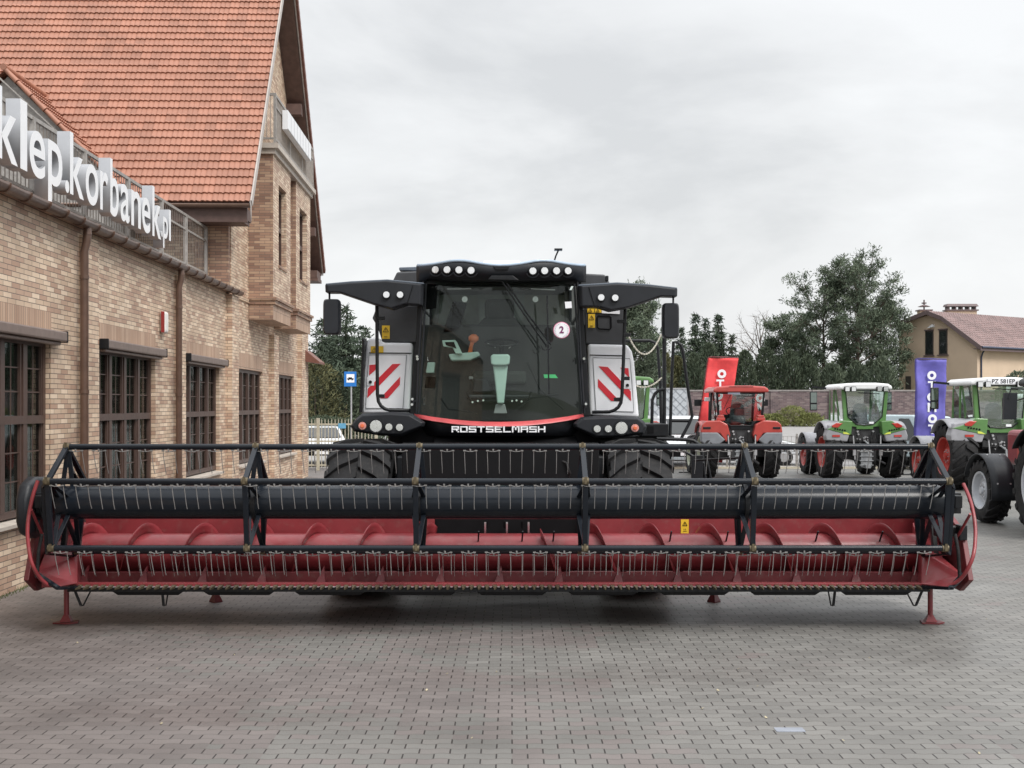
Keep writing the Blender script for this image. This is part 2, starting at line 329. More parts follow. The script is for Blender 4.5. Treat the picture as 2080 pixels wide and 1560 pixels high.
# ---------------------------------------------------------------- brick shop building (local frame: x = out of the wall, y = along it)
WX = -5.55; TH = math.atan(.0227)
bld = empty('brick_shop_building', (WX, 0, 0), 'tan brick building with steep orange tiled gable and brown framed windows', 'building', rz=TH, org=False)
ROT = Matrix.Translation((WX, 0, 0)) @ Matrix.Rotation(TH, 4, 'Z')
def tiles(mb, y_of, z_of, x_rng, nrow, pitch=.115, amp=.011, lift=.04, along='x', seg=6):
    """rows of pantiles: y_of/z_of give the slope point at row parameter s (0 eave .. 1 ridge)"""
    for i in range(nrow):
        s0, s1 = i / nrow, (i + 1.06) / nrow
        p0 = Vector((y_of(s0), z_of(s0))); p1 = Vector((y_of(s1), z_of(s1))); nn = Vector((-(p1 - p0).y, (p1 - p0).x)).normalized()
        if nn.y < 0: nn = -nn
        x0, x1 = x_rng(i / nrow) if callable(x_rng) else x_rng
        n = max(2, int((x1 - x0) / pitch * seg)); vs = []
        for k in range(n + 1):
            x = x0 + (x1 - x0) * k / n; ph = (x / pitch) % 1.0
            h = amp * (math.sin(ph * 2 * math.pi) + .3 * math.sin(ph * 4 * math.pi + .6) + .35 * math.sin(x / pitch * math.pi)) + random.uniform(-.003, .003)
            a = p0 + nn * (h + lift); bb = p1 + nn * (h * .8 + .004); c = p0 + nn * (h + lift - .035)
            for q in (c, a, bb):
                vs.append((x, q.x, q.y) if along == 'x' else (q.x, x, q.y))
        fs = []
        for k in range(n):
            for j in range(2): fs.append((k*3+j, k*3+j+1, (k+1)*3+j+1, (k+1)*3+j))
        mb.add(vs, fs)
def tilemat(name, c, var=.18):
    m, t, b = nodes_of(name)
    tc = t.nodes.new('ShaderNodeTexCoord'); q = t.nodes.new('ShaderNodeVectorMath'); q.operation = 'SNAP'; q.inputs[1].default_value = (.23, .147, 5); t.links.new(tc.outputs['Object'], q.inputs[0])
    wn = t.nodes.new('ShaderNodeTexWhiteNoise'); t.links.new(q.outputs[0], wn.inputs[0])
    n = t.nodes.new('ShaderNodeTexNoise'); n.inputs['Scale'].default_value = .9; n.inputs['Detail'].default_value = 8; t.links.new(tc.outputs['Object'], n.inputs[0])
    f = mth(t, 'ADD', mth(t, 'MULTIPLY', wn.outputs[0], .35), mth(t, 'MULTIPLY', n.outputs[0], .65))
    r = t.nodes.new('ShaderNodeValToRGB'); r.color_ramp.elements[0].position = .25; r.color_ramp.elements[1].position = .75
    r.color_ramp.elements[0].color = (*[x * (1 - var) for x in c], 1); r.color_ramp.elements[1].color = (*[min(1, x * (1 + var)) for x in c], 1)
    t.links.new(f, r.inputs[0]); t.links.new(r.outputs[0], b.inputs['Base Color']); b.inputs['Roughness'].default_value = .55
    MATS[name] = m; return m
M_tile = tilemat('orange_clay_tile', (.325,.145,.094))
M_soffit = mat('brown_soffit_board', (.105,.062,.052), .6, var=.2)
ZG = 4.62      # wing eaves
def main_building():
    # walls of the wing with openings: bands between windows
    wins = [(7.7, 10.4), (12.5, 15.27), (17.18, 20.1), (22.0, 24.95), (26.9, 29.8), (32.0, 34.7)]
    z0, z1 = .85, 3.02; T = .45
    rc = random.Random(4); mb = MB(); y = -2.0
    def seg(a, b, za, zb, x=0): mb.box((x - T, a, za), (x, b, zb))
    for a, b in wins:
        seg(y, a, 0, ZG); seg(a, b, 0, z0 - .05); seg(a, b, z1 + .36, ZG); y = b
    seg(y, 36.6, 0, ZG)
    mb.box((-T, 26.1, ZG), (0, 36.6, 7.25))                       # main block wall up to the gable
    mb.box((-9, 26.1, 0), (-T, 26.1 + T, 7.2))                   # its near side wall
    mb.box((-9, 36.6 - T, 0), (-T, 36.6, 7.0)); mb.box((-12, 26.1, 0), (-9, 36.6, 7.0))
    mb.box((-12, -2, 0), (-11.6, 26.0, ZG)); mb.box((-11.6, -2, 0), (-T - .003, -1.6, ZG))
    mb.poly([(0, 26.1, 7.25), (0, 36.6, 7.25), (0, 30.75, 13.55)], (-T, 0, 0))   # gable triangle
    # piers
    for a, b in ((10.9, 11.7), (16.33, 17.0), (21.35, 21.95), (25.6, 26.3), (30.7, 31.4), (35.4, 36.62)):
        mb.box((-.001, a, 0), (.055 if b < 25 else .13, b, ZG - .1 if b < 25 else 4.0 if 28 < a < 34 else ZG - .05))
    mb.box((-.001, 26.1, ZG - .04), (.03, 36.6, ZG + .04))
    w = mb.build('wall', M_brick, bld)
    mb = MB()
    mb.box((-T - .3, 25.93, 0.0), (-.02, 26.098, 7.0)); mb.build('return_wall', M_brickd, bld, label='brick return of the taller block, its shade painted as darker brown')  # skin over the side wall; its shade is put into the brick colour
    mb = MB(); mb.box((-8.8, 24.0, ZG - .12), (-.46, 25.9, ZG + .1)); mb.box((-11.5, -1.5, ZG - .12), (-.46, 24.0, ZG + .1)); mb.build('flat_roof', mat('roof_felt', (.10,.09,.085), .8), bld)
    for a, b in wins:
        mb = MB(); mb.box((-.3, a - .0, z1), (.004, b, z1 + .36)); mb.build('lintel', M_sold, bld)
        wf = MB(); xf = -.07; n = 4
        W = b - a
        zt = (z0 + z1) / 2 + .08
        wf.box((xf - .06, a, z0), (xf, a + .08, z1)); wf.box((xf - .06, b - .08, z0), (xf, b, z1))
        wf.box((xf - .06, a + .08, z1 - .08), (xf, b - .08, z1)); wf.box((xf - .06, a + .08, z0), (xf, b - .08, z0 + .08))
        wf.box((xf - .055, a + .08, zt - .05), (xf + .012, b - .08, zt + .05))
        for k in range(1, n):
            yc = a + W * k / n; wf.box((xf - .057, yc - .055, z0 + .08), (xf + .006, yc + .055, z1 - .08))
        for k in range(n):
            ya = a + W * k / n + .07; yb = a + W * (k + 1) / n - .07
            for (zz0, zz1) in ((z0 + .08, zt - .05), (zt + .05, z1 - .08)):
                wf.box((xf - .045, ya, zz0), (xf - .01, ya + .045, zz1)); wf.box((xf - .045, yb - .045, zz0), (xf - .01, yb, zz1))
                wf.box((xf - .04, (ya + yb) / 2 - .008, zz0), (xf - .03, (ya + yb) / 2 + .008, zz1))
                for q in (1, 2): wf.box((xf - .041, ya, zz0 + (zz1 - zz0) * q / 3 - .008), (xf - .029, yb, zz0 + (zz1 - zz0) * q / 3 + .008))
        win = wf.build('window', M_frame, bld)
        g = MB(); g.box((xf - .055, a + .05, z0 + .05), (xf - .047, b - .05, z1 - .05)); g.build('pane', M_roomglass, win)
        for (ca, cb_) in ((a + .1, a + .1 + W * rc.uniform(.12, .3)), (b - .1 - W * rc.uniform(.12, .35), b - .1)):
            g = MB(); nn_ = int((cb_ - ca) / .03)
            g.grid(lambda u, v: Vector((-.36 + .03 * math.sin(u * nn_ * .9) , ca + (cb_ - ca) * u, z0 + .02 + (z1 - z0 - .1) * v)), nn_, 1); g.build('curtain', M_curtain, win)
        s = MB(); s.poly([(-.3, a - .05, z0 - .05), (.09, a - .05, z0 - .085), (.09, a - .05, z0 - .045), (-.3, a - .05, z0 + .0)], (0, b - a + .1, 0)); s.build('sill', M_sill, win)
        if a < 26:
            s = MB(); s.box((.02, a - .05, z1 - .01), (.15, b + .18, z1 + .12)); s.box((.01, a - .02, z1 - .06), (.10, b + .1, z1 - .012)); s.build('roller_blind_box', mat('blind_box_metal', (.19,.14,.12), .4, metal=.2), win, bevel=.02)
            s = MB(); s.box((.017, b + .17, z1 - .02), (.155, b + .2, z1 + .13)); s.build('end_cap', M_black, win, bevel=.01); s = MB(); s.box((.017, a - .07, z1 - .02), (.155, a - .04, z1 + .13)); s.build('end_cap', M_black, win, bevel=.01)
    # gutter with brackets, eaves strip
    g = MB(); n = 8
    prof = [(.17 + .085 * math.cos(t), ZG + .05 + .085 * math.sin(t)) for t in [math.pi + math.pi * i / n for i in range(n + 1)]]
    vs = []; ys = [-2, 26.25]
    for yv in ys: vs += [(x, yv, z) for x, z in prof]
    g.add(vs, [(i, i + 1, n + 2 + i, n + 1 + i) for i in range(n)])
    gut = g.build('gutter', M_brownmetal, bld, smooth=50, solid=.008)
    yv = .3
    while yv < 26.2:
        b_ = MB(); pts = [(.17 + .094 * math.cos(t), yv, ZG + .05 + .094 * math.sin(t)) for t in [math.pi + math.pi * i / 8 for i in range(9)]]
        b_.tube(pts, .009, 6); b_.tube([pts[-1], (.02, yv, ZG + .13)], .007, 5); yv += .62; b_.build('gutter_bracket', M_brownmetal, gut)
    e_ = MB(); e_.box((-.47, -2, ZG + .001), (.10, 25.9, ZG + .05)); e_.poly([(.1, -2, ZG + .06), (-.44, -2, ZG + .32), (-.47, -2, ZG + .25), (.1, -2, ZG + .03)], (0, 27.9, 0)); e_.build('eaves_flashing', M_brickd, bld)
    for yc in (11.0, 16.15, 21.15):
        d = MB(); x = .13
        d.tube([(.17, yc, ZG - .02), (.17, yc, ZG - .12)], [.05, .06], 12)
        d.tube([(.17, yc, ZG - .10), (x + .03, yc, ZG - .22), (x, yc, ZG - .34), (x, yc, 0.02)], .055, 14)
        for zz in (3.9, 2.35, .9): d.tube([(x, yc, zz), (x, yc, zz + .05)], .064, 14)
        d.build('downpipe', M_brownmetal, bld, smooth=50)
    # --- main tiled roof, ridge running across
    NE = (25.3, 6.5); AP = (30.7, 13.9); FE = (37.6, 6.34)
    def vx(y): return .60 - (y - 25.3) * .0123
    rf = MB()
    tiles(rf, lambda s: NE[0] + (AP[0] - NE[0]) * s, lambda s: NE[1] + (AP[1] - NE[1]) * s, lambda s: (-16.0, vx(NE[0] + (AP[0] - NE[0]) * s)), 37)
    tiles(rf, lambda s: FE[0] + (AP[0] - FE[0]) * s, lambda s: FE[1] + (AP[1] - FE[1]) * s, lambda s: (-9.0, vx(FE[0] + (AP[0] - FE[0]) * s)), 38, seg=3)
    roof = rf.build('roof', M_tile, bld, smooth=70)
    # deck under the tiles with brown soffit, verge boards
    dk = MB()
    for (E, S, xl) in ((NE, -1, -16), (FE, 1, -9)):
        a = Vector((0, E[0], E[1])); b = Vector((0, AP[0], AP[1])); d = (b - a).normalized(); nn = Vector((0, -d.z, d.y)) if S < 0 else Vector((0, d.z, -d.y))
        if nn.z > 0: nn = -nn
        q = [Vector((xl, 0, 0)) + a + nn * .01, Vector((vx(E[0]) - .03, 0, 0)) + a + nn * .01, Vector((vx(AP[0]) - .03, 0, 0)) + b + nn * .01, Vector((xl, 0, 0)) + b + nn * .01]
        dk.poly(q, nn * .14)
    dk.build('soffit', M_soffit, roof)
    vb = MB()
    for E in (NE, FE):
        a = Vector((vx(E[0]) + .0, E[0], E[1] - .03)); b = Vector((vx(AP[0]), AP[0], AP[1] - .03)); vb.bar(a, b, .03, .17, up=(0, 0, 1))
    vb.build('verge_trim', mat('pale_metal_trim', (.42,.38,.35), .45), roof)
    ca = MB()                                                     # verge cap tiles on the far slope
    for i in range(34):
        s = i / 34; y = FE[0] + (AP[0] - FE[0]) * s; z = FE[1] + (AP[1] - FE[1]) * s
        y2 = FE[0] + (AP[0] - FE[0]) * (s + .033); z2 = FE[1] + (AP[1] - FE[1]) * (s + .033)
        ca.bar((vx(y) + .03, y, z + .05), (vx(y) + .03, y2, z2 + .02), .10, .16)
    ca.build('verge_tiles', mat('brown_red_tile', (.17,.07,.05), .55), roof)
    eb = MB(); eb.box((-16, 25.32, 6.08), (.5, 25.42, 6.42)); eb.box((-16, 25.42, 6.08), (.42, 26.0, 6.16)); eb.box((-.02, 25.40, 6.16), (.45, 26.05, 6.40)); eb.build('eaves_box', M_soffit, roof); eb = MB()
    eb.box((-9, 36.62, 6.0), (.42, 37.5, 6.10)); eb.box((-.3, 36.61, 6.10), (.40, 37.45, 6.32)); eb.build('eaves_box', M_soffit, roof); eb = MB(); eb.box((.0, 33.3, 10.3), (.42, 33.6, 10.6)); eb.build('purlin', M_soffit, roof); eb = MB(); eb.box((.0, 36.0, 7.3), (.42, 36.25, 7.55))
    eb.build('purlin', M_soffit, roof)
    g = MB(); prof = [(25.21 + .075 * math.cos(t), 6.44 + .075 * math.sin(t)) for t in [math.pi + math.pi * i / n for i in range(n + 1)]]
    vs = []
    for xv in (-16, .58): vs += [(xv, yy, z) for yy, z in prof]
    g.add(vs, [(i, i + 1, n + 2 + i, n + 1 + i) for i in range(n)]); g.build('gutter', M_brownmetal, roof, smooth=50, solid=.01)
    c = MB(); c.poly([(.585, 25.12, 6.5), (.585, 25.3, 6.5), (.585, 25.32, 6.1), (.585, 25.22, 6.35)], (.015, 0, 0)); c.build('gutter_end', mat('pale_metal_trim', (.42,.38,.35)), roof)
    # --- oriel bays
    for (ya, yb, wa, wb, zt) in ((28.0, 30.5, 28.75, 29.85, 8.2), (31.4, 33.95, 32.0, 33.3, 8.2)):
        o = .58; m = MB(); zb = 4.66
        m.box((.0, ya, zb), (.32, yb, zt)); m.box((.32, ya, zb), (o, wa, zt)); m.box((.32, wb, zb), (o, yb, zt)); m.box((.32, wa, zb), (o, wb, 5.56)); m.box((.32, wa, 7.5), (o, wb, zt))
        bay = m.build('oriel_bay', M_brick, bld)
        m = MB(); m.box((.02, ya - .012, zb + .001), (o - .001, ya - .001, zt - .001)); m.box((.02, ya - .012, 4.2), (o, ya - .001, 4.54)); m.build('side_face', M_brickd, bay)  # near side of the bay, shade painted in with the darker brick
        m = MB(); m.box((0, ya - .04, zb - .10), (o + .05, yb + .04, zb)); m.box((0, ya - .08, zb + .06), (o + .09, yb + .08, zb + .0)); m.build('ledge', M_brickd, bay)
        m = MB(); m.box((0, ya, 4.2), (o, yb, zb - .10)); m.build('soldier_course', M_sold, bay)
        wf = MB(); x = .40
        wf.box((x, wa, 5.56), (x + .06, wa + .07, 7.5)); wf.box((x, wb - .07, 5.56), (x + .06, wb, 7.5)); wf.box((x, wa + .07, 7.42), (x + .06, wb - .07, 7.5)); wf.box((x, wa + .07, 5.56), (x + .06, wb - .07, 5.64)); wf.box((x, wa + .07, 6.45), (x + .07, wb - .07, 6.57))
        wf.box((x + .01, (wa + wb) / 2 - .04, 5.64), (x + .05, (wa + wb) / 2 + .04, 6.45)); wf.box((x + .01, (wa + wb) / 2 - .04, 6.57), (x + .05, (wa + wb) / 2 + .04, 7.42))
        wi = wf.build('window', M_frame, bay)
        g = MB(); g.box((x - .02, wa, 5.56), (x - .005, wb, 7.5)); g.build('pane', M_winglass, wi)
        s = MB(); s.box((.41, wa - .03, 5.50), (o + .03, wb + .03, 5.558)); s.build('sill', M_brickd, wi)
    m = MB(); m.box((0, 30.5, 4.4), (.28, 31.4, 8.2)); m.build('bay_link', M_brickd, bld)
    m = MB(); m.box((-.0, 27.86, 8.2), (.72, 34.1, 8.32)); m.box((0, 27.92, 8.08), (.64, 34.03, 8.199)); balc = m.build('balcony', M_sill, bld)
    m = MB()
    for yv in (27.95, 29.98, 32.0, 34.0): m.box((.60, yv - .03, 8.32), (.66, yv + .03, 9.5))
    m.box((.612, 27.98, 9.44), (.648, 33.97, 9.5)); m.box((.612, 27.98, 9.18), (.648, 33.97, 9.22)); m.box((.612, 27.98, 8.42), (.648, 33.97, 8.46)); m.box((.03, 27.93, 9.44), (.6, 27.97, 9.5)); m.box((.03, 27.93, 8.42), (.6, 27.97, 8.46))
    yv = 28.05
    while yv < 33.95: m.box((.622, yv - .006, 8.44), (.634, yv + .006, 9.45)); yv += .09
    xv = .08
    while xv < .58: m.box((xv - .006, 27.944, 8.44), (xv + .006, 27.956, 9.45)); xv += .09
    m.build('balcony_railing', M_galv, balc)
    m = MB(); m.box((.67, 28.75, 8.84), (.80, 32.6, 9.30)); m.build('balcony_sign_panel', M_letter, balc)
    m = MB(); m.box((.802, 28.75, 8.84), (.806, 32.6, 8.86)); 
    for k in range(1, 8): m.box((.801, 28.75 + k * .48, 8.86), (.804, 28.77 + k * .48, 9.29))
    m.build('panel_seam', M_letterside, balc)
    m = MB(); m.box((.001, 28.7, 8.33), (.02, 33.2, 9.9)); m.build('gable_brick', M_brick, bld)
    # little tiled canopy at the far corner
    m = MB(); m.poly([(.13, 36.0, 3.85), (.55, 36.0, 3.5), (.55, 36.0, 3.44), (.13, 36.0, 3.5)], (0, 1.2, 0)); m.build('door_canopy', mat('brown_red_tile', (.17,.07,.05)), bld)
    # alarm siren
    m = MB(); m.box((.0, 20.35, 3.42), (.10, 20.6, 3.80)); m.build('alarm_siren', mat('white_plastic', (.75,.72,.68), .4), bld, bevel=.05, seg=3)
    m = MB(); m.box((.03, 20.33, 3.43), (.09, 20.349, 3.79)); m.build('siren_lens', mat('red_plastic', (.28,.03,.03), .3), bld, bevel=.006)
    # dormer roof behind the railing
    inv = ROT.inverted()
    def L(X, Y, Z): v = inv @ Vector((X, Y, Z)); return v
    rx = L(-10.6, 25.05, 9.2).x
    m = MB()
    nrow = 15
    for side in (1, -1):
        for i in range(nrow):
            s0 = i / nrow; s1 = (i + 1.05) / nrow
            # eave (s=0) .. ridge (s=1)
            def pt(s): return rx + side * 2.6 * (1 - s), 6.55 + 2.65 * s
            xa, za = pt(s0); xb, zb = pt(min(1, s1)); nrm = Vector((side * 2.65, 2.6)).normalized()
            def yend(z): return 25.3 + (z - 6.5) / 1.37 + .1
            ya = 25.05; n = int((yend(za) - ya) / .02); vs = []
            for k in range(n + 1):
                y0 = ya + (yend(za) - ya) * k / n; y1 = ya + (yend(zb) - ya) * k / n
                h = .012 * math.sin(y0 / .115 * 2 * math.pi)
                vs += [(xa + nrm.x * (h + .01), y0, za + nrm.y * (h + .01)), (xa + nrm.x * (h + .045), y0, za + nrm.y * (h + .045)), (xb + nrm.x * (h * .8), y1, zb + nrm.y * (h * .8))]
            m.add(vs, [(k*3+j, k*3+j+1, (k+1)*3+j+1, (k+1)*3+j) for k in range(n) for j in range(2)])
    dr = m.build('dormer_roof', M_tile, bld, smooth=60)
    m = MB()
    m.tube([(rx, 24.95, 9.24), (rx, 27.4, 9.24)], .07, 10)
    for i in range(9):
        s = i / 9; m.tube([(rx + 2.6 * s, 25.0, 9.22 - 2.65 * s), (rx + 2.6 * (s + .105), 25.0, 9.22 - 2.65 * (s + .105))], [.045, .06], 8)
    m.build('ridge_tiles', M_tile, dr, smooth=60)
    m = MB(); m.tube([(rx - .3, 25.02, 9.2 + .0), (rx + 2.6, 25.02, 6.5)], .02, 6)
    m.poly([(rx - 2.4, 25.2, 4.7), (rx + 2.4, 25.2, 4.7), (rx + 2.4, 25.2, 6.7), (rx, 25.2, 9.1), (rx - 2.4, 25.2, 6.7)], (0, .3, 0)); m.box((rx + 2.0, 25.2, 4.7), (rx + 2.4, 26.1, 6.6)); m.build('dormer_gable', M_galv, bld)
main_building()

# ---------------------------------------------------------------- terrace railing and the big letters on it (own things, fixed on the roof edge)
rail = empty('terrace_railing', (WX, 0, 0), 'galvanised steel railing with thin vertical bars along the flat roof edge', 'railing', rz=TH, org=False)
m = MB(); RX = -.49
posts = [4.6, 7.0, 9.4, 11.8, 14.1, 15.95, 18.0, 20.2, 22.3, 24.1, 25.85]
m.box((RX - .02, 3.5, 6.0), (RX + .02, 25.9, 6.05)); m.box((RX - .015, 3.5, 5.72), (RX + .015, 25.9, 5.76)); m.box((RX - .015, 3.5, 5.02), (RX + .015, 25.9, 5.06))
m.build('rail', M_galv, rail)
for yv in posts:
    m = MB(); m.box((RX - .035, yv - .035, ZG + .15), (RX + .035, yv + .035, 6.04)); m.build('post', M_galv, rail)
m = MB(); yv = 3.6; random.seed(3)
while yv < 25.8:
    dx = random.uniform(-.006, .006)
    m.bar((RX + dx, yv, 4.93), (RX, yv, 6.0), .009, .012); yv += .13
bars = m.build('bars', mat('weathered_bar', (.17,.14,.12), .6, var=.3), rail); bars['kind'] = 'stuff'
sign = empty('shop_name_letters', (WX, 0, 0), 'large white three-dimensional letters reading klep.korbanek.pl on the terrace railing', 'sign', rz=TH, org=False)
LX = -.29
def ly(px): return 13938 / (985 - px)
spec = [('s', 12.95, 13.5, 1), ('k', 13.6, 14.68, 1), ('l', 14.78, 15.0, 1), ('e', 15.08, 15.62, 1), ('p', 15.72, 16.25, 1), ('.', 16.36, 16.52, 1), ('k', 16.55, 17.12, 1), ('o', 17.2, 17.76, 1), ('r', 17.85, 18.22, 1), ('b', 18.33, 18.75, 1), ('a', 18.85, 19.32, 1),
        ('n', 19.42, 19.95, 1), ('e', 20.03, 20.52, 1), ('k', 20.65, 21.2, 1), ('.', 21.22, 21.3, .65), ('p', 21.34, 21.66, .65), ('l', 21.74, 21.86, .65)]
spec[1] = ('k', 14.08, 14.70, 1)
for ch, a, b, s in spec:
    # glyph plane: text x -> local +y, text y -> z, extrude -> x
    Mx = Matrix(((0, 0, 1, LX), (1, 0, 0, 0), (0, 1, 0, 5.14 if s == 1 else 5.2), (0, 0, 0, 1)))
    o = text('letter', ch, 1.23 * s, M_letter, sign, Mx, ext=.09, off=.012 * s, align='LEFT', fit=((a, b), 1.0))
    o.data.materials.append(M_letterside)
    for pl in o.data.polygons:
        if abs(pl.normal.x) < .5: pl.material_index = 1
# ---------------------------------------------------------------- the wide grain header in front
XC = -.13
hd = empty('grain_header', (XC, 12.2, 0), 'wide red and black grain header with tined reel, standing in front of the combine', 'harvester header')
def header():
    BZ = [(11.61, 1.79), (11.12, 1.485), (11.22, .85), (11.90, .74), (12.12, 1.40)]
    XS = [-4.33, -2.49, -.90, .685, 2.26, 4.07]
    CY, CZ = 11.62, 1.25
    # trough
    m = MB(); x0, x1 = XC - 4.50, XC + 4.50
    YB = 12.95
    for a, b in ((x0, -.84), (.74, x1)): m.box((a, YB, .40), (b, YB + .04, 1.27))
    m.box((-.84, YB, .40), (.74, YB + .04, .70)); m.box((-.84, YB, 1.16), (.74, YB + .04, 1.27))
    m.box((x0, YB - .02, 1.271), (x1, YB + .14, 1.33)); m.box((x0, YB + .041, .42), (x1, YB + .14, .56))
    bw = m.build('back_wall', M_red, hd, bevel=.006)
    m = MB()
    def fl(u, v):      # floor sheet, curved under the auger
        X = x0 + (x1 - x0) * u; t = v
        if t < .35: q = t / .35; return Vector((X, 11.80 + .30 * q, .435 - .05 * q))
        q = (t - .35) / .65; a = R(-125 + 115 * q); return Vector((X, 12.42 + .50 * math.cos(a) * 1.0, .70 + .40 * math.sin(a)))
    m.grid(fl, 1, 20); m.build('trough_floor', M_redd, hd, smooth=60, solid=.01)
    m = MB(); m.box((x0, 11.74, .40), (x1, 11.82, .445)); m.build('front_lip', M_red, bw, bevel=.004)
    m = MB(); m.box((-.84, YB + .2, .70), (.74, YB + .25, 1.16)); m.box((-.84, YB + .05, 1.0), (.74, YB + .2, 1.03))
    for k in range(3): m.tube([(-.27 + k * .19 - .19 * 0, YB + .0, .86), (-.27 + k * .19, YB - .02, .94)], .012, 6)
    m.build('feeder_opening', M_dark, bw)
    m = MB()
    for k in range(3): m.box((-.30 + k * .235, YB - .03, .80), (-.28 + k * .235, YB - .01, .93))
    m.build('retracting_finger', M_chrome, bw)
    m = MB()
    for i in range(13): m.lathe([(0, .0), (.0, .012), (.006, .010), (.009, 0)], 'y', (-.78 + i * .12, YB - .012, 1.215), 8)
    m.build('bolt', M_silver, bw)
    # side plates
    for s in (-1, 1):
        X = XC + s * 4.55
        m = MB(); m.poly([(X, 13.1, .38), (X, 11.8, .36), (X, 11.55, .5), (X, 11.75, .95), (X, 12.4, 1.2), (X, 13.1, 1.35)], (s * .05, 0, 0)); m.build('side_plate', M_redd, hd, bevel=.006)
    # auger
    AY, AZ, AR = 12.42, .665, .195
    m = MB(); m.tube([(XC - 4.42, AY, AZ), (XC + 4.42, AY, AZ)], AR, 40)
    aug = m.build('auger', M_red, hd, smooth=50)
    for (xa, xb, sg, pit, ph) in ((-4.52, -.80, 1, .589, -1.323), (4.26, .30, -1, .60, -4.31)):
        turns = abs(xb - xa) / pit; m = MB(); n = int(turns * 36)
        def fn(u, v):
            t = u * turns * 2 * math.pi; r = AR - .01 + (.315 - AR) * v
            return Vector((xa + (xb - xa) * u + v * .01 * sg, AY + r * math.sin(t + ph), AZ + r * math.cos(t + ph)))
        m.grid(fn, n, 3); m.build('auger_flight', M_red, aug, smooth=60, solid=.007)
    for x in (1.62, 2.2, 3.12, 3.78, -.35, .1, .42):
        m = MB(); m.tube([(x, AY - .12, AZ + .1), (x + .01, AY - .22, AZ + .24)], .009, 6); m.build('auger_finger', M_steelblack, aug)
    # under-auger stripper brackets
    m = MB()
    for i in range(15):
        x = XC - 4.2 + i * .6; m.poly([(x - .05, 12.02, .40), (x + .05, 12.02, .40), (x + .02, 12.12, .56)], (0, .05, 0))
    m.box((x0, 12.08, .38), (x1, 12.14, .50)); m.build('floor_rib', M_redd, hd)
    # cutter bar
    kx0, kx1 = -4.36, 4.10
    m = MB(); m.box((kx0, 11.70, .365), (kx1, 11.80, .40)); 
    cb = m.build('cutter_bar', M_black, hd)
    m = MB(); n = 110
    for i in range(n):
        x = kx0 + (i + .5) * (kx1 - kx0) / n
        m.add([(x - .026, 11.76, .392), (x + .026, 11.76, .392), (x + .026, 11.76, .432), (x - .026, 11.76, .432), (x - .004, 11.60, .40), (x + .004, 11.60, .40), (x + .004, 11.60, .412), (x - .004, 11.60, .412)],
              [(0,1,5,4), (2,3,7,6), (1,2,6,5), (3,0,4,7), (4,5,6,7)])
    m.build('knife_guard', M_brass, cb)
    m = MB()
    for i in range(n):
        x = kx0 + (i + 1) * (kx1 - kx0) / n; m.add([(x - .03, 11.77, .415), (x + .03, 11.77, .415), (x + .008, 11.67, .413), (x - .008, 11.67, .413)], [(0, 1, 2, 3)])
    m.build('knife_section', M_silver, cb)
    # skids underneath
    for i in range(9):
        a = kx0 + .4 + i * .9; m = MB(); m.poly([(a, 11.78, .36), (a + .72, 11.78, .36), (a + .66, 11.8, .315), (a + .06, 11.8, .315)], (0, .55, .02)); m.build('skid_plate', M_black, hd, bevel=.008)
    # dividers
    for s in (-1, 1):
        def D(px, py, Y):
            v = P(px, py, Y); return v
        if s < 0: pts = [(75, 1163, 11.45), (119, 1192, 11.3), (158, 1186, 11.75), (158, 1128, 11.95), (93, 1117, 11.95)]; edge = (86, 1170, 12.3)
        else: pts = [(1958, 1168, 11.45), (1931, 1193, 11.3), (1870, 1188, 11.75), (1872, 1118, 12.0), (1916, 1132, 11.95)]; edge = (1968, 1188, 12.3)
        v = [D(*p) for p in pts]
        back = [Vector((XC + s * 4.70, 13.0, .36)), Vector((XC + s * 4.70, 13.0, 1.0)), Vector((XC + s * 4.36, 12.6, .95)), Vector((XC + s * 4.36, 12.6, .36))]
        m = MB(); allv = v + back
        T0, B0, I0, I1, O1 = 0, 1, 2, 3, 4
        f = [(0, 1, 2, 3), (0, 3, 4), (0, 4, 6, 5), (4, 3, 7, 6), (3, 2, 8, 7), (1, 0, 5), (1, 5, 8, 2)]
        m.add(allv, f); dv = m.build('crop_divider', M_red, hd, bevel=.012)
        m = MB()
        lo = [D(75 if s < 0 else 1958, 1166, 11.44), D(119 if s < 0 else 1931, 1195, 11.29), D(158 if s < 0 else 1870, 1192, 11.72)]
        m.bar(lo[0], lo[1], .05, .025); m.bar(lo[1], lo[2], .05, .03); m.build('divider_skid', M_steelblack, dv)
        # outer red or white end cover
        m = MB()
        if s > 0: q = [P(1920, 1042, 12.6), P(1937, 1077, 12.2), P(1947, 1103, 12.0), P(1968, 1186, 11.9), P(1958, 1192, 12.1), P(1925, 1150, 12.5)]
        else: q = [P(100, 1050, 12.6), P(97, 1090, 12.2), P(93, 1115, 12.0), P(84, 1172, 11.9), P(92, 1180, 12.1), P(110, 1150, 12.5)]
        m.poly(q, (s * -.04, .35, 0)); m.build('end_cover', M_red, dv, bevel=.01)
        # bent divider rod
        if s < 0: pr = [(77, 976, 11.30), (66, 1010, 11.27), (58, 1050, 11.25), (56, 1085, 11.22), (60, 1125, 11.2), (68, 1152, 11.2), (82, 1175, 11.28), (100, 1190, 11.35)]; br = [(63, 1035, 11.26), (97, 1112, 11.7)]
        else: pr = [(1957, 983, 11.7), (1971, 1017, 11.55), (1980, 1060, 11.4), (1981, 1095, 11.3), (1977, 1128, 11.2), (1966, 1155, 11.2), (1950, 1177, 11.28), (1925, 1192, 11.35)]; br = [(1971, 1044, 11.45), (1933, 1112, 11.85)]
        pr = [P(*p) for p in pr]; pp = []
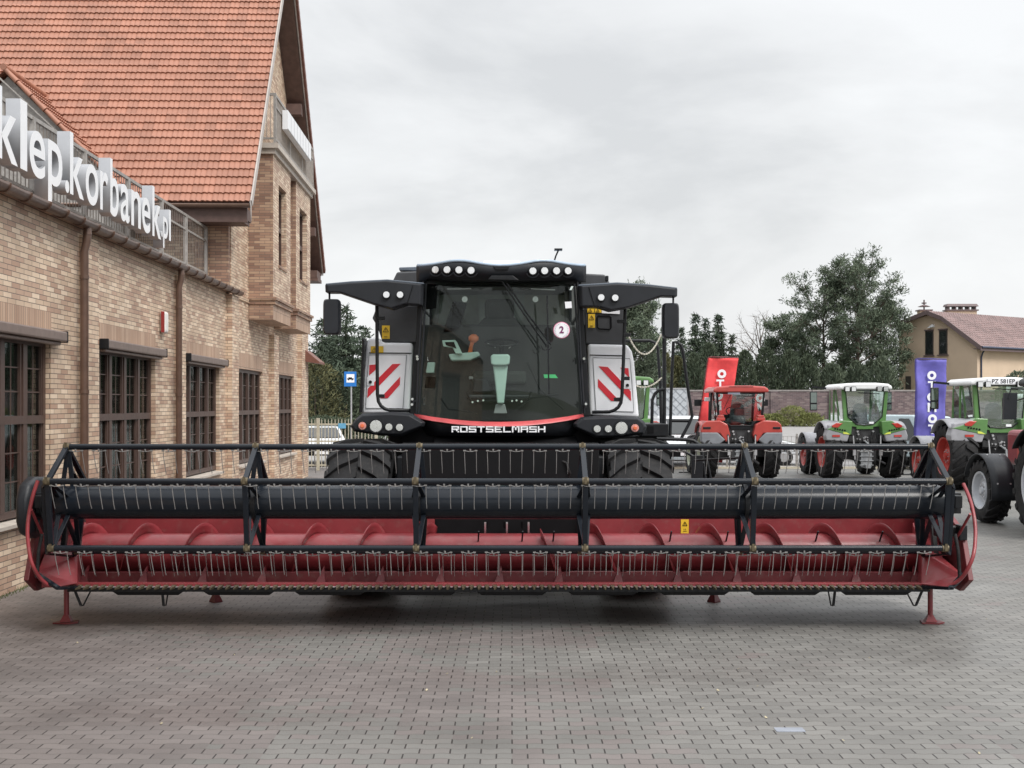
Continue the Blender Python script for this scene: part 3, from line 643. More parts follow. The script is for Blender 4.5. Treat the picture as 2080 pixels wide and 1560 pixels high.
        for i in range(len(pr) - 1):          # smooth it
            p0 = pr[max(i - 1, 0)]; p1 = pr[i]; p2 = pr[i + 1]; p3 = pr[min(i + 2, len(pr) - 1)]
            for k in range(5):
                t = k / 5; pp.append(.5 * ((2 * p1) + (-p0 + p2) * t + (2 * p0 - 5 * p1 + 4 * p2 - p3) * t * t + (-p0 + 3 * p1 - 3 * p2 + p3) * t ** 3))
        pp.append(pr[-1])
        m = MB(); m.tube(pp, .018, 10); m.tube([P(*br[0]), P(*br[1])], .014, 8); m.build('divider_rod', M_red, hd, smooth=60)
    # reel
    m = MB(); m.tube([(-4.40, CY, CZ), (4.16, CY, CZ)], .163, 48); tube = m.build('reel_tube', M_steelblack, hd, smooth=60)
    for x in XS[1:5]: m = MB(); m.tube([(x - .02, CY, CZ), (x + .02, CY, CZ)], .185, 40); m.build('tube_flange', M_black, tube, smooth=40)
    W0, W1 = -4.36, 4.10; tine_n = 0; tine_proto = None; rest = MB()
    def tine_geo(mb, x, y, z, w=.113, sc_=1.0):
        # double spring tine: coils round the bar, two long legs
        for dx in (-w / 2, w / 2):
            mb.tube([(x + dx, y, z - .028), (x + dx * 1.02, y + .012, z - .075), (x + dx, y + .042, z - .15), (x + dx * .98, y + .075, z - .215), (x + dx, y + .105, z - .265)], .0036, 5)
            mb.tube([(x + dx - .012, y - .004, z - .036), (x + dx + .012, y - .004, z - .036)], .0095, 6)
        pts = [(x - w / 2 + w * t / 8, y - .012, z - .036 - .010 * math.sin(math.pi * t / 8)) for t in range(9)]
        mb.tube(pts, .0035, 5)
        mb.tube([(x, y - .022, z - .022), (x, y - .012, z - .044)], .008, 6)
    tm = MB(); tine_geo(tm, 0, 0, 0); tine_me = tm.build('spring_tine', M_tine, None, smooth=50, org=Vector((0, 0, 0)))
    tine_data = tine_me.data; bpy.data.objects.remove(tine_me)
    for bi in (2, 1, 0, 3, 4):
        (by, bz) = BZ[bi]
        m = MB(); m.tube([(W0, by, bz), (W1, by, bz)], .029, 14)
        tb = m.build('tine_bar', M_steelblack, hd, smooth=60)
        n = 37; step = (W1 - W0 - .12) / n
        order = sorted(range(n), key=lambda i: abs(W0 + .1 + i * step))
        for i in order:
            x = W0 + .12 + i * step
            if tine_n < 100:
                o = bpy.data.objects.new('spring_tine', tine_data); col.objects.link(o); o.parent = tb
                o.location = (x - XC + random.uniform(-.004, .004), by - 12.2, bz); o.rotation_euler = (random.uniform(-.04, .04), random.uniform(-.015, .015), 0); tine_n += 1
            else: tine_geo(rest, x, by, bz)
    r = rest.build('spring_tines', M_tine, hd, smooth=50); r['kind'] = 'stuff'
    # reel spiders
    for i, x in enumerate(XS):
        m = MB(); nb = len(BZ); th = .035
        for k in range(nb):
            a = BZ[k]; b = BZ[(k + 1) % nb]
            m.bar((x, a[0], a[1]), (x, b[0], b[1]), .035, .05, up=(1, 0, 0))
            for dd in (-.10, .10) if True else (0,):
                m.bar((x + .012, a[0], a[1]), (x + (.07 if dd > 0 else -.07) * .9, CY + .08 * dd, CZ), .012, .045, up=(1, 0, 0))
        sp = m.build('reel_spider', M_steelblack, hd, bevel=.004)
        for (y, z) in BZ:
            m = MB(); m.tube([(x - .03, y, z), (x + .03, y, z)], .036, 12); m.box((x - .012, y - .045, z - .02), (x + .012, y - .03, z + .045))
            m.build('bar_clamp', M_brass, sp, smooth=40)
    # end rings and arms, drive
    for s in (-1, 1):
        x = XS[0] - .06 if s < 0 else XS[-1] + .06
        m = MB()
        for k in range(5):
            a = BZ[k]; b = BZ[(k + 1) % 5]; oy, oz = .05, -.06
            m.bar((x, a[0] + oy, a[1] + oz), (x, b[0] + oy, b[1] + oz), .02, .035, up=(1, 0, 0))
            m.bar((x - s * .06, a[0], a[1]), (x, a[0] + oy, a[1] + oz), .03, .03)
        m.tube([(x - .03, CY, CZ), (x + .03, CY, CZ)], .09, 20)
        m.build('control_ring', M_steelblack, hd, bevel=.003)
        xa = XC + s * 4.40
        m = MB(); m.bar((xa, 11.4, CZ + .02), (xa, 13.0, 1.33), .07, .12); m.bar((xa, 11.95, .45), (xa, 12.2, 1.2), .05, .06); m.tube([(xa + s * .03, 12.7, .6), (xa + s * .03, 12.0, 1.2)], .03, 10)
        m.box((xa - .06, 11.5, CZ - .10), (xa + .06, 11.8, CZ + .10)); m.build('reel_arm', M_black, hd, bevel=.006)
        m = MB(); m.tube([(xa + s * .03, 12.42, .80), (xa + s * .03, 12.05, 1.15)], .016, 8); m.build('lift_cylinder', M_chrome, hd, smooth=50); m = MB(); m.tube([(xa, 11.38, .55), (xa, 11.42, .80), (xa, 11.5, .95)], .018, 8); m.build('hose', M_rub, hd, smooth=50)
    # left drive cover
    m = MB(); X = -4.75
    prof = [(11.35, 1.30), (11.42, 1.44), (11.6, 1.50), (11.95, 1.48), (12.1, 1.3), (12.1, 1.05), (11.9, .93), (11.6, .90), (11.42, .96), (11.35, 1.08)]
    m.poly([(X + .02, y, z) for y, z in prof], (.13, 0, 0)); m.build('drive_cover', M_blacks, hd, bevel=.04, seg=3, smooth=50)
    m = MB(); m.lathe([(0, .0), (0, .13), (.03, .14), (.03, .05), (.05, .05), (.05, 0)], 'x', (-4.58, 11.7, 1.22), 24); m.lathe([(0, .0), (0, .07), (.03, .07), (.03, 0)], 'x', (-4.58, 11.55, 1.03), 16)
    m.tube([(-4.53, 11.58, 1.35), (-4.53, 11.5, 1.2), (-4.50, 11.52, 1.02), (-4.48, 11.7, .9)], .012, 6); m.tube([(-4.50, 11.5, 1.4), (-4.55, 11.45, 1.25), (-4.52, 11.5, 1.1)], .01, 6); m.build('drive_pulley', M_black, hd)
    m = MB(); m.box((4.18, 11.75, .90), (4.42, 11.85, 1.0)); m.box((4.38, 11.68, .87), (4.46, 11.80, 1.02)); m.build('side_bracket', M_black, hd, bevel=.01)
    # stands
    for X in (-4.495, 4.22):
        m = MB(); m.tube([(X, 12.04, .05), (X, 12.04, .37)], .026, 12); m.add([(X - .06, 12.0, .01), (X + .06, 12.0, .01), (X + .06, 12.08, .01), (X - .06, 12.08, .01), (X - .025, 12.02, .08), (X + .025, 12.02, .08), (X + .025, 12.06, .08), (X - .025, 12.06, .08)], [(0,1,5,4),(1,2,6,5),(2,3,7,6),(3,0,4,7)])
        st = m.build('parking_stand', M_red, hd, smooth=40)
        m = MB(); m.poly([(X - .11, 11.96, .002), (X + .05, 11.93, .002), (X + .13, 12.0, .002), (X + .10, 12.12, .002), (X - .08, 12.12, .002)], (0, 0, .014)); m.build('foot_plate', M_redd, st)
    for X in (-3.3, 2.25):
        m = MB(); m.tube([(X, 13.3, .09), (X, 13.3, .42)], .03, 10); m.tube([(X, 13.3, .0), (X, 13.3, .015), (X, 13.3, .10)], [.075, .075, .03], 4); m.build('rear_stand', M_redd, hd)
    for X, w_, fl_ in ((-4.27, .155, 1), (-3.45, .05, 1), (3.18, .06, -1), (4.0, .16, -1)):
        m = MB(); a = (X - fl_ * w_ / 2, 11.85, .37); b = (X, 11.85, .20); c = (X + fl_ * w_ / 2, 11.9, .36)
        m.tube([a, (X - fl_ * .01, 11.85, .205)], .014, 8); m.tube([(X - fl_ * .01, 11.85, .205), (X + fl_ * .01, 11.86, .205), c], .008, 6); m.build('parking_hook', M_black, hd)
    # stickers
    for (px, py, w_, h_) in ((1391, 1070, .085, .16),):
        c = P(px, py, YB - .004); m = MB(); m.box((c.x - w_ / 2, YB - .006, c.z - h_ / 2), (c.x + w_ / 2, YB - .003, c.z + h_ / 2)); lb = m.build('warning_label', M_yellow, bw)
        m = MB(); warn(m, c.x, YB - .008, c.z + .035, .05); m.box((c.x - .02, YB - .008, c.z - .05), (c.x + .02, YB - .007, c.z - .045)); m.box((c.x - .012, YB - .008, c.z - .035), (c.x - .006, YB - .007, c.z - .02)); m.box((c.x + .006, YB - .008, c.z - .035), (c.x + .012, YB - .007, c.z - .02)); m.build('pictogram', M_dark, lb)
def warn(m, x, y, z, s):
    a = [(x - s/2, z - s*.43), (x + s/2, z - s*.43), (x, z + s*.43)]
    for i in range(3): p, q = a[i], a[(i+1) % 3]; m.bar((p[0], y, p[1]), (q[0], y, q[1]), s*.09, s*.09)
    m.box((x - s*.05, y - .001, z - s*.15), (x + s*.05, y + .001, z + s*.15)); m.box((x - s*.05, y - .001, z - s*.3), (x + s*.05, y + .001, z - s*.22))
header()
# ---------------------------------------------------------------- combine harvester behind the header
cb = empty('combine_harvester', (-.14, 14.6, 0), 'white and black combine harvester seen from the front with a large curved cab window', 'combine harvester')
M_cabglass = glass('tinted_cab_glass', (.86, .94, .89), .04)
def C(cx, cy, Y): return P(640 + .3654 * cx, 480 + .3654 * cy, Y)
M_tire = M_rub
def tyre(m, x, y, z, Rr, w, rim_r, lug=True, nl=22, ldep=None, xs=1):
    ldep = ldep or Rr * .045
    h = w / 2; Rs = Rr - ldep
    prof = [(-h*.62, rim_r), (-h*.92, rim_r + .05), (-h, rim_r + (Rs - rim_r) * .55), (-h*.93, Rs - .035), (-h*.7, Rs - .004), (0, Rs), (h*.7, Rs - .004), (h*.93, Rs - .035), (h, rim_r + (Rs - rim_r) * .55), (h*.92, rim_r + .05), (h*.62, rim_r)]
    m.lathe(prof, 'x', (x, y, z), 48)
    if lug:
        for i in range(nl):
            for s in (-1, 1):
                a0 = 2 * math.pi * (i + (.5 if s > 0 else 0)) / nl; pts = []
                da = 2 * math.pi / nl
                for q, (t, aa) in enumerate(((.02, .0), (.55, -.45), (1.0, -.95))):     # centre -> shoulder, swept
                    pts.append((s * h * t * 1.0, a0 + aa * da))
                wv = da * .30; vs = []
                for (xx, a) in pts:
                    for (rr, dd) in ((Rs - .03 if abs(xx) < h*.9 else Rs - .09, -wv/2*1.3), (Rr if abs(xx) < h*.9 else Rr - .045, -wv/2), (Rr if abs(xx) < h*.9 else Rr - .045, wv/2), (Rs - .03 if abs(xx) < h*.9 else Rs - .09, wv/2*1.3)):
                        vs.append((x + xx, y + rr * math.sin(a + dd), z + rr * math.cos(a + dd)))
                fs = []
                for k in range(2):
                    for j in range(3): fs.append((k*4+j, k*4+j+1, k*4+4+j+1, k*4+4+j))
                fs += [(0, 1, 2, 3), (11, 10, 9, 8)]
                m.add(vs, fs)
def lamp(parent, c, r, facing=(0, -1, 0), lens=None, name='work_light', ring=M_black):
    m = MB(); f = Vector(facing)
    m.tube([c + f * -.02, c + f * .018], [r * 1.18, r * 1.12], 20); o = m.build(name, ring, parent, smooth=40)
    m = MB(); m.tube([c + f * .012, c + f * .020, c + f * .021, c + f * .010], [r * .98, r * .90, r * .80, r * .40], 20); l = m.build('lens', lens or M_lamp, o, smooth=50)
    if lens is None:
        m = MB(); m.tube([c + f * .009, c + f * .017], [r * .40, r * .25], 10); m.build('bulb_shade', M_gray, l)
    return o
def combine():
    # lower hull, feeder house, axle
    m = MB()
    m.box((-1.55, 14.9, 1.35), (1.27, 20.5, 3.2)); hull = m.build('body', mat('black_steel_body', (.020,.020,.022), .55), cb, bevel=.03)
    m = MB()
    fh = [(13.15, .58), (13.15, 1.30), (14.9, 2.0), (14.9, 1.0)]
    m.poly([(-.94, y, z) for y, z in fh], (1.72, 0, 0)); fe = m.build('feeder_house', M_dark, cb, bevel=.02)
    m = MB()
    for (cx, cy) in ((745, 1278), (972, 1283), (1120, 1283), (1348, 1283), (795, 1222), (922, 1222), (1170, 1225), (1294, 1228), (680, 1190), (620, 1250)):
        c = C(cx, cy, 13.13); m.bar(c + Vector((-.022, 0, -.012)), c + Vector((.022, 0, .012)), .012, .01); m.bar(c + Vector((0, 0, .02)), c + Vector((.0, 0, -.02)), .010, .01)
    m.build('wing_bolt', M_silver, fe)
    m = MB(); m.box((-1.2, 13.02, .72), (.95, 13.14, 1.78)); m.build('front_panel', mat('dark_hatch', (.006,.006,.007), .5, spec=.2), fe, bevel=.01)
    m = MB(); m.box((-1.9, 13.95, .75), (1.6, 14.3, 1.05)); m.box((-1.35, 13.9, .7), (-1.15, 14.6, 1.6)); m.box((.9, 13.9, .7), (1.08, 14.6, 1.6)); m.build('front_axle', M_black, cb, bevel=.02)
    m = MB()
    m.tube([P(1125, 930, 13.1), P(1150, 940, 13.0), P(1158, 962, 13.0), P(1150, 985, 13.1)], .014, 8); m.tube([P(1140, 925, 13.1), P(1147, 950, 13.05), P(1143, 985, 13.1)], .010, 8)
    m.tube([P(1500, 930, 13.1), P(1410, 935, 13.3)], .012, 6); m.build('hydraulic_hose', M_rub, cb, smooth=60)
    m = MB(); m.box((.53, 13.05, 1.28), (.58, 13.06, 1.42)); m.build('type_plate', M_silver, fe)
    # wheels
    for x in (-1.75, 1.47):
        m = MB(); tyre(m, x, 14.15, .90, .90, .74, .42, nl=20, ldep=.05); wh = m.build('front_wheel', M_rub, cb, smooth=35)
        m = MB(); m.lathe([(-.25, .42), (-.2, .36), (.1, .34), (.12, .12), (.16, .10), (.16, 0)], 'x', (x, 14.15, .9), 30); m.build('rim', M_red, wh, smooth=40)
        m = MB()
        for k in range(9):
            a = R(35 + k * 14)
            m.box((x - .40, 14.15 - 1.0 * math.cos(a) - .02, .9 + 1.0 * math.sin(a) - .02), (x + .40, 14.15 - 1.0 * math.cos(a) + .15, .9 + 1.0 * math.sin(a) + .02)) if k > 6 else None
        m.build('mud_guard', M_blacks, cb)
    for x in (-1.35, 1.1):
        m = MB(); tyre(m, x, 19.6, .62, .62, .5, .3, nl=18); wh = m.build('rear_wheel', M_rub, cb, smooth=35)
        m = MB(); m.lathe([(-.2, .3), (-.15, .28), (.1, .26), (.12, 0)], 'x', (x, 19.6, .62), 24); m.build('rim', M_red, wh, smooth=40)
    # under-cab bumper with the name
    Yb = 14.15
    m = MB()
    top = [C(cx, cy, Y) for cx, cy, Y in ((555, 1000, 14.45), (700, 1035, 14.25), (860, 1050, 14.12), (1035, 1055, 14.08), (1200, 1050, 14.12), (1350, 1032, 14.25), (1490, 1000, 14.45))]
    bot = [C(cx, cy, Y) for cx, cy, Y in ((590, 1102, 14.5), (700, 1106, 14.35), (860, 1108, 14.25), (1035, 1108, 14.2), (1200, 1108, 14.25), (1350, 1106, 14.35), (1470, 1102, 14.5))]
    n = len(top); vs = top + bot + [v + Vector((0, .5, 0)) for v in bot]
    m.add(vs, [(i, i + 1, n + i + 1, n + i) for i in range(n - 1)] + [(n + i, n + i + 1, 2 * n + i + 1, 2 * n + i) for i in range(n - 1)])
    bump = m.build('bumper', M_blacks, cb, smooth=60, solid=.02)
    m = MB(); m.box((-1.35, 14.45, 1.70), (1.08, 14.9, 1.92)); m.box((-1.05, 14.3, 1.62), (.78, 14.6, 1.70)); m.build('cab_floor_beam', M_dark, cb, bevel=.02)
    m = MB()                                                       # red trim
    cn = [553, 650, 760, 860, 940, 1035, 1130, 1210, 1310, 1400, 1492]
    def q(c): return ((c - 1022) / 470) ** 2
    vs = []
    for c in cn:
        a = q(c); yy = 14.07 + .36 * a
        vs += [C(c, 1033 - 46 * a, yy - .02), C(c, 1056 - 50 * a - (8 if 600 < c < 1450 else 0) * 0, yy - .05), C(c, 1060 - 48 * a, yy + .05)]
    k = len(cn); m.add(vs, [(3*i+j, 3*i+j+1, 3*i+3+j+1, 3*i+3+j) for i in range(k - 1) for j in range(2)]); m.build('red_trim', mat('salmon_red_trim', (.48,.075,.08), .35), cb, smooth=50, solid=.012)
    # letters
    G = {'R': ["#####","#...#","#####","#..#.","#...#"], 'O': ["#####","#...#","#...#","#...#","#####"], 'S': ["#####","#....","#####","....#","#####"], 'T': ["#####","..#..","..#..","..#..","..#.."],
         'E': ["#####","#....","####.","#....","#####"], 'L': ["#....","#....","#....","#....","#####"], 'M': ["##.##","#.#.#","#.#.#","#...#","#...#"], 'A': ["#####","#...#","#####","#...#","#...#"], 'H': ["#...#","#...#","#####","#...#","#...#"]}
    word = 'ROSTSELMASH'; x0 = C(757, 0, 14.0).x; x1 = C(1281, 0, 14.0).x; cw = (x1 - x0) / (len(word) * 1.14 - .14)
    z1 = C(0, 1056, 14.0).z; z0 = C(0, 1090, 14.0).z
    m = MB()
    for i, ch in enumerate(word):
        a = x0 + i * cw * 1.14
        for r_ in range(5):
            row = G[ch][r_]; c0 = 0
            while c0 < 5:
                if row[c0] == '#':
                    c1 = c0
                    while c1 + 1 < 5 and row[c1 + 1] == '#': c1 += 1
                    xa = a + cw * c0 / 5; xb = a + cw * (c1 + 1) / 5; xm = (xa + xb) / 2
                    yy = 14.03 + .36 * ((xm - (-.12)) / 1.62) ** 2
                    sk = .012
                    m.box((xa, yy - .012, z1 - (z1 - z0) * (r_ + 1) / 5), (xb, yy + .01, z1 - (z1 - z0) * r_ / 5))
                    c0 = c1 + 1
                else: c0 += 1
    m.build('name_lettering', M_white, bump)
    # windshield, curved
    def gl(u, v):
        s = 2 * u - 1
        xl = 613 + (565 - 613) * v; xr = 1447 + (1492 - 1447) * v
        cx = xl + (xr - xl) * u; cy = 250 + (990 + 44 * (1 - s * s) - 250) * v
        Y = 14.10 + .32 * s * s - .05 * math.sin(math.pi * v) + .10 * (1 - v)
        return C(cx, cy, Y)
    m = MB(); m.grid(gl, 24, 16); ws = m.build('windshield', M_cabglass, cb, smooth=80)
    # pillars
    for L in ([(598, 250), (560, 1000), (525, 1000), (560, 590), (575, 250)], [(1452, 250), (1492, 1000), (1532, 1000), (1500, 560), (1480, 250)]):
        m = MB(); m.poly([C(a, b, 14.44) for a, b in L], (0, .12, 0)); m.build('cab_pillar', M_black, cb, bevel=.008)
    m = MB()
    for pts in ([(603, 250), (575, 700), (563, 985)], [(1458, 250), (1478, 700), (1497, 985)], [(618, 262), (600, 600), (575, 985)], [(1440, 262), (1462, 600), (1485, 985)]):
        m = MB(); m.tube([C(a, b, 14.38) for a, b in pts], .012, 6); m.build('window_seal', M_blacks, cb)
    m = MB()
    for (a, b) in ((567, 675), (545, 915), (1495, 685), (1500, 935)):
        c = C(a, b, 14.36); m = MB(); m.box((c.x - .03, c.y - .03, c.z - .012), (c.x + .03, c.y, c.z + .012)); m.tube([c + Vector((0, -.03, -.04)), c + Vector((0, -.03, .04))], .014, 8); m.build('door_hinge', M_blacks, cb)
    m = MB(); m.poly([C(a_, b_, 14.44) for a_, b_ in ((590, 236), (1468, 236), (1462, 266), (600, 266))], (0, .25, 0)); m.build('header_beam', M_black, cb)
    m = MB()
    for (a, b) in ((567, 668), (569, 682), (540, 905), (538, 935), (1495, 680), (1506, 932)): m.tube([C(a, b, 14.31), C(a, b, 14.29)], .016, 8)
    m.build('hinge_bolt', M_chrome, cb)
    # roof with visor
    m = MB()
    def vis(u, v):
        s = 2 * u - 1; cx = 568 + (1502 - 568) * u
        tp = 165 - 26 * math.exp(-((abs(s) - .5) / .28) ** 2) - 4 * (abs(s) < .3); bt = 243 + 5 * math.cos(s * 3) + (14 if abs(s) > .9 else 0)
        Y = 13.98 + .42 * abs(s) ** 3.2 + .10 * v - .06 * math.sin(v * 3.14) 
        return C(cx, tp + (bt - tp) * v, Y)
    m.grid(vis, 48, 8); roof = m.build('roof_visor', M_blacks, cb, smooth=60, solid=.03)
    m = MB()
    for (a, b, c, d) in ((632, 165, 912, 240), (1163, 172, 1440, 243)):
        v1 = [vis((a - 568) / 934, .08), vis((c - 568) / 934, .12), vis((c - 568) / 934, .85), vis((a - 568) / 934, .9)]
        m.poly([p + Vector((0, -.025, 0)) for p in v1], (0, .03, 0))
    m.build('light_recess', M_black, roof, bevel=.01)
    m = MB(); m.poly([C(a, b, 13.93) for a, b in ((990, 165), (1080, 165), (1070, 187), (1002, 187))], (0, .05, 0)); m.poly([C(a, b, 13.93) for a, b in ((960, 240), (980, 218), (1100, 218), (1135, 245))], (0, .06, 0)); m.build('visor_insert', M_black, roof, bevel=.006)
    m = MB()
    def rt(u, v):
        s = 2 * u - 1; cx = 566 + (1504 - 566) * u
        tp = 162 - 28 * math.exp(-((abs(s) - .5) / .28) ** 2)
        Y = 13.95 + .42 * abs(s) ** 3.2; p = C(cx, tp, Y)
        return Vector((p.x * (1 - .06 * v), Y + 2.1 * v, p.z + .05 * math.sin(min(1, v * 2) * 1.57)))
    m.grid(rt, 40, 8); m.build('roof', mat('pale_blue_roof', (.40,.50,.62), .3, coat=.3), cb, smooth=60, solid=.03)
    m = MB(); a = C(930, 135, 14.9); b = C(1142, 125, 14.9); m.box((a.x, 14.9, a.z - .12), (b.x, 15.9, b.z - .02)); m.build('roof_hatch', M_white, cb, bevel=.03)
    m = MB(); m.tube([P(1126, 530, 14.9), P(1129, 520, 14.9), P(1134, 509, 14.9)], .010, 6); m.box((P(1126, 0, 14.9).x, 14.85, P(0, 509, 14.9).z), (P(1142, 0, 14.9).x, 14.95, P(0, 505.5, 14.9).z)); m.build('antenna', M_black, cb)
    for cx, cy in ((670, 186), (735, 186), (801, 187), (868, 190), (1210, 193), (1275, 192), (1341, 192), (1405, 192)):
        u = (cx - 568) / 934; c = C(cx, cy, vis(u, .3).y - .03); lamp(cb, c, .045, (-.0 + (u - .5) * .5, -.96, 0))
        m = MB(); m.tube([c + Vector((.075 * math.cos(t), .0, .075 * math.sin(t))) for t in [R(200 + 14 * i) for i in range(11)]], .008, 5); m.build('lamp_rim', M_blacks, roof)
    # mirror arms
    LA = [(55, 268), (57, 312), (130, 312), (330, 380), (430, 405), (515, 378), (600, 385), (605, 265), (400, 246), (200, 256)]
    RA = [(2015, 290), (2014, 335), (1930, 333), (1740, 398), (1640, 415), (1575, 395), (1470, 392), (1465, 275), (1680, 262), (1850, 272)]
    for k, L in enumerate((LA, RA)):
        m = MB(); n = len(L)
        fr = [C(a, b, 14.22) for a, b in L]; c = sum(fr, Vector()) / n
        inner = [c + (p - c) * .94 + Vector((0, -.04, 0)) for p in fr]; bk = [p + Vector((0, .22, 0)) for p in fr]
        m.add(inner + fr + bk, [tuple(range(n))] + [(i, n + i, n + (i+1) % n, (i+1) % n) for i in range(n)] + [(n + i, 2*n + i, 2*n + (i+1) % n, n + (i+1) % n) for i in range(n)] + [tuple(range(2*n, 3*n))[::-1]])
        arm = m.build('mirror_arm', M_blacks, cb, bevel=.012)
        m = MB(); top = ([(58, 262), (200, 249), (400, 239), (605, 258), (605, 266), (400, 249), (200, 259), (58, 270)] if k == 0 else [(2013, 284), (1850, 265), (1680, 255), (1465, 268), (1465, 277), (1680, 265), (1850, 275), (2013, 293)])
        m.poly([C(a, b, 14.20) for a, b in top], (0, .26, 0)); m.build('arm_top_highlight', mat('blue_grey_highlight_and_flap', (.10,.12,.15), .35), arm, bevel=.006)  # strip along the arm top: its highlight painted in as blue-grey
        m = MB(); sp = ((545, 270, 512, 376) if k == 0 else (1522, 282, 1556, 394)); m.bar(C(sp[0], sp[1], 14.174), C(sp[2], sp[3], 14.174), .008, .006); m.build('panel_seam', M_dark, arm)
        for (a, b) in (((397, 325), (473, 325)) if k == 0 else ((1590, 340), (1668, 342))): lamp(cb, C(a, b, 14.16), .042)
        x0, x1, y0, y1 = ((48, 143, 350, 548) if k == 0 else (1928, 2021, 372, 569))
        A = C(x0, y1, 14.3); B = C(x1, y0, 14.3)
        m = MB(); nn = []
        cxm = (A.x + B.x) / 2; czm = (A.z + B.z) / 2; hw = (B.x - A.x) / 2; hh = (B.z - A.z) / 2
        for lay, (sc1, yy) in enumerate(((.80, 14.20), (.97, 14.235), (1.0, 14.28), (.98, 14.36))):
            for i in range(28):
                t = 2 * math.pi * i / 28; ct, st = math.cos(t), math.sin(t); e = .28
                nn.append((cxm + hw * sc1 * math.copysign(abs(ct) ** e, ct), yy, czm + hh * (1 - (1 - sc1) * .4) * math.copysign(abs(st) ** e, st)))
        fs = [tuple(range(28))[::-1]]
        for l in range(3):
            for i in range(28): fs.append((l*28+i, l*28+(i+1) % 28, (l+1)*28+(i+1) % 28, (l+1)*28+i))
        fs.append(tuple(range(84, 112)))
        m.add(nn, fs); mir = m.build('wing_mirror', M_blacks, cb, smooth=40)
        sx = (80 if k == 0 else 1991); m = MB(); m.tube([C(sx, 300 if k == 0 else 325, 14.3), C(sx, 365 if k == 0 else 385, 14.24)], .012, 8); m.build('mirror_stem', M_black, mir)
        m = MB(); m.box((A.x + .02, 14.361, A.z + .03), (B.x - .02, 14.366, B.z - .03)); m.build('mirror_glass', M_chrome, mir)
    # light pods
    LP = [(195, 1055), (225, 1015), (260, 985), (420, 975), (535, 985), (612, 1035), (605, 1058), (480, 1112), (360, 1108), (215, 1085)]
    RP = [(1845, 1060), (1830, 1030), (1800, 1005), (1640, 998), (1480, 1005), (1436, 1040), (1440, 1062), (1560, 1122), (1680, 1120), (1828, 1100)]
    for k, L in enumerate((LP, RP)):
        n = len(L); m = MB(); fr = [C(a, b, 14.25) for a, b in L]; c = sum(fr, Vector()) / n
        inner = [c + Vector(((p.x - c.x) * .93, -.05, (p.z - c.z) * .80)) for p in fr]; bk = [p + Vector((0, .5, 0)) for p in fr]
        m.add(inner + fr + bk, [tuple(range(n))] + [(i, n + i, n + (i+1) % n, (i+1) % n) for i in range(n)] + [(n + i, 2*n + i, 2*n + (i+1) % n, n + (i+1) % n) for i in range(n)])
        m.build('light_pod', M_blacks, cb, bevel=.01)
        for (a, b, r_, le) in (((264, 1053, .050, 1), (339, 1055, .078, 0), (411, 1060, .046, 0), (470, 1062, .046, 0)) if k == 0 else ((1568, 1070, .046, 0), (1630, 1070, .046, 0), (1703, 1065, .078, 0), (1778, 1065, .050, 1))):
            c2 = C(a, b, 14.195); 
            if le:
                o = lamp(cb, c2, r_, name='indicator_light', lens=mat('pale_red_lens', (.62,.28,.24), .2)); m = MB(); m.tube([c2 + Vector((0, -.031, 0)), c2 + Vector((0, -.034, 0))], [r_ * .5, r_ * .4], 10); m.build('amber_core', M_orange, o)
            else: lamp(cb, c2, r_, name='headlight')
    # side boxes: white lower panels, dark upper ones
    WL = [(300, 562), (282, 610), (250, 985), (522, 985), (541, 592), (375, 590), (352, 562)]
    WR = [(1517, 598), (1530, 995), (1802, 1008), (1775, 700), (1762, 640), (1738, 603)]
    DL = [(345, 385), (318, 455), (345, 500), (375, 590), (560, 590), (575, 385)]
    DR = [(1500, 395), (1505, 597), (1716, 603), (1716, 405)]
    for L, mt, nm in ((WL, M_white, 'side_panel'), (WR, M_white, 'side_panel')):
        m = MB(); m.poly([C(a, b, 14.75) for a, b in L], (0, 1.6, 0)); m.build(nm, mt, cb, bevel=.035, seg=3)
    for L in (DL, DR):
        m = MB(); m.poly([C(a, b, 14.80) for a, b in L], (0, 2.4, 0)); m.build('upper_panel', mat('dark_grey_panel', (.045,.047,.052), .5), cb, bevel=.012)
    m = MB(); m.poly([C(a, b, 15.4) for a, b in ((430, 250), (455, 198), (600, 192), (600, 400), (430, 400))], (0, 3.6, 0)); m.build('grain_tank', mat('dark_grey_panel', (.045,.047,.052)), cb, bevel=.02); m = MB(); m.poly([C(a, b, 15.4) for a, b in ((1470, 205), (1612, 212), (1640, 262), (1640, 420), (1470, 420))], (0, 3.6, 0)); m.build('grain_tank', mat('dark_grey_panel', (.045,.047,.052)), cb, bevel=.02)
    m = MB(); m.poly([C(a, b, 15.6) for a, b in ((467, 172), (467, 190), (585, 192), (585, 168))], (0, 2.6, 0)); m.build('tank_flap', mat('blue_grey_highlight_and_flap', (.10,.12,.15)), cb, bevel=.01)
    m = MB(); m.poly([C(a, b, 15.2) for a, b in ((1615, 218), (1632, 218), (1632, 248), (1615, 248))], (0, .1, 0)); m.build('tank_lamp', M_black, cb, bevel=.01)
    m = MB(); m.poly([C(a, b, 14.6) for a, b in ((262, 560), (275, 585), (262, 980), (244, 980))], (0, .4, 0)); m.build('side_seal', M_black, cb, bevel=.01)
    Yp = 14.738
    def outline(L, nm, mt, th=.006, Y=Yp, close=True):
        m = MB(); m.tube([C(a, b, Y) for a, b in L], th, 5, close=close); return m.build(nm, mt, cb)
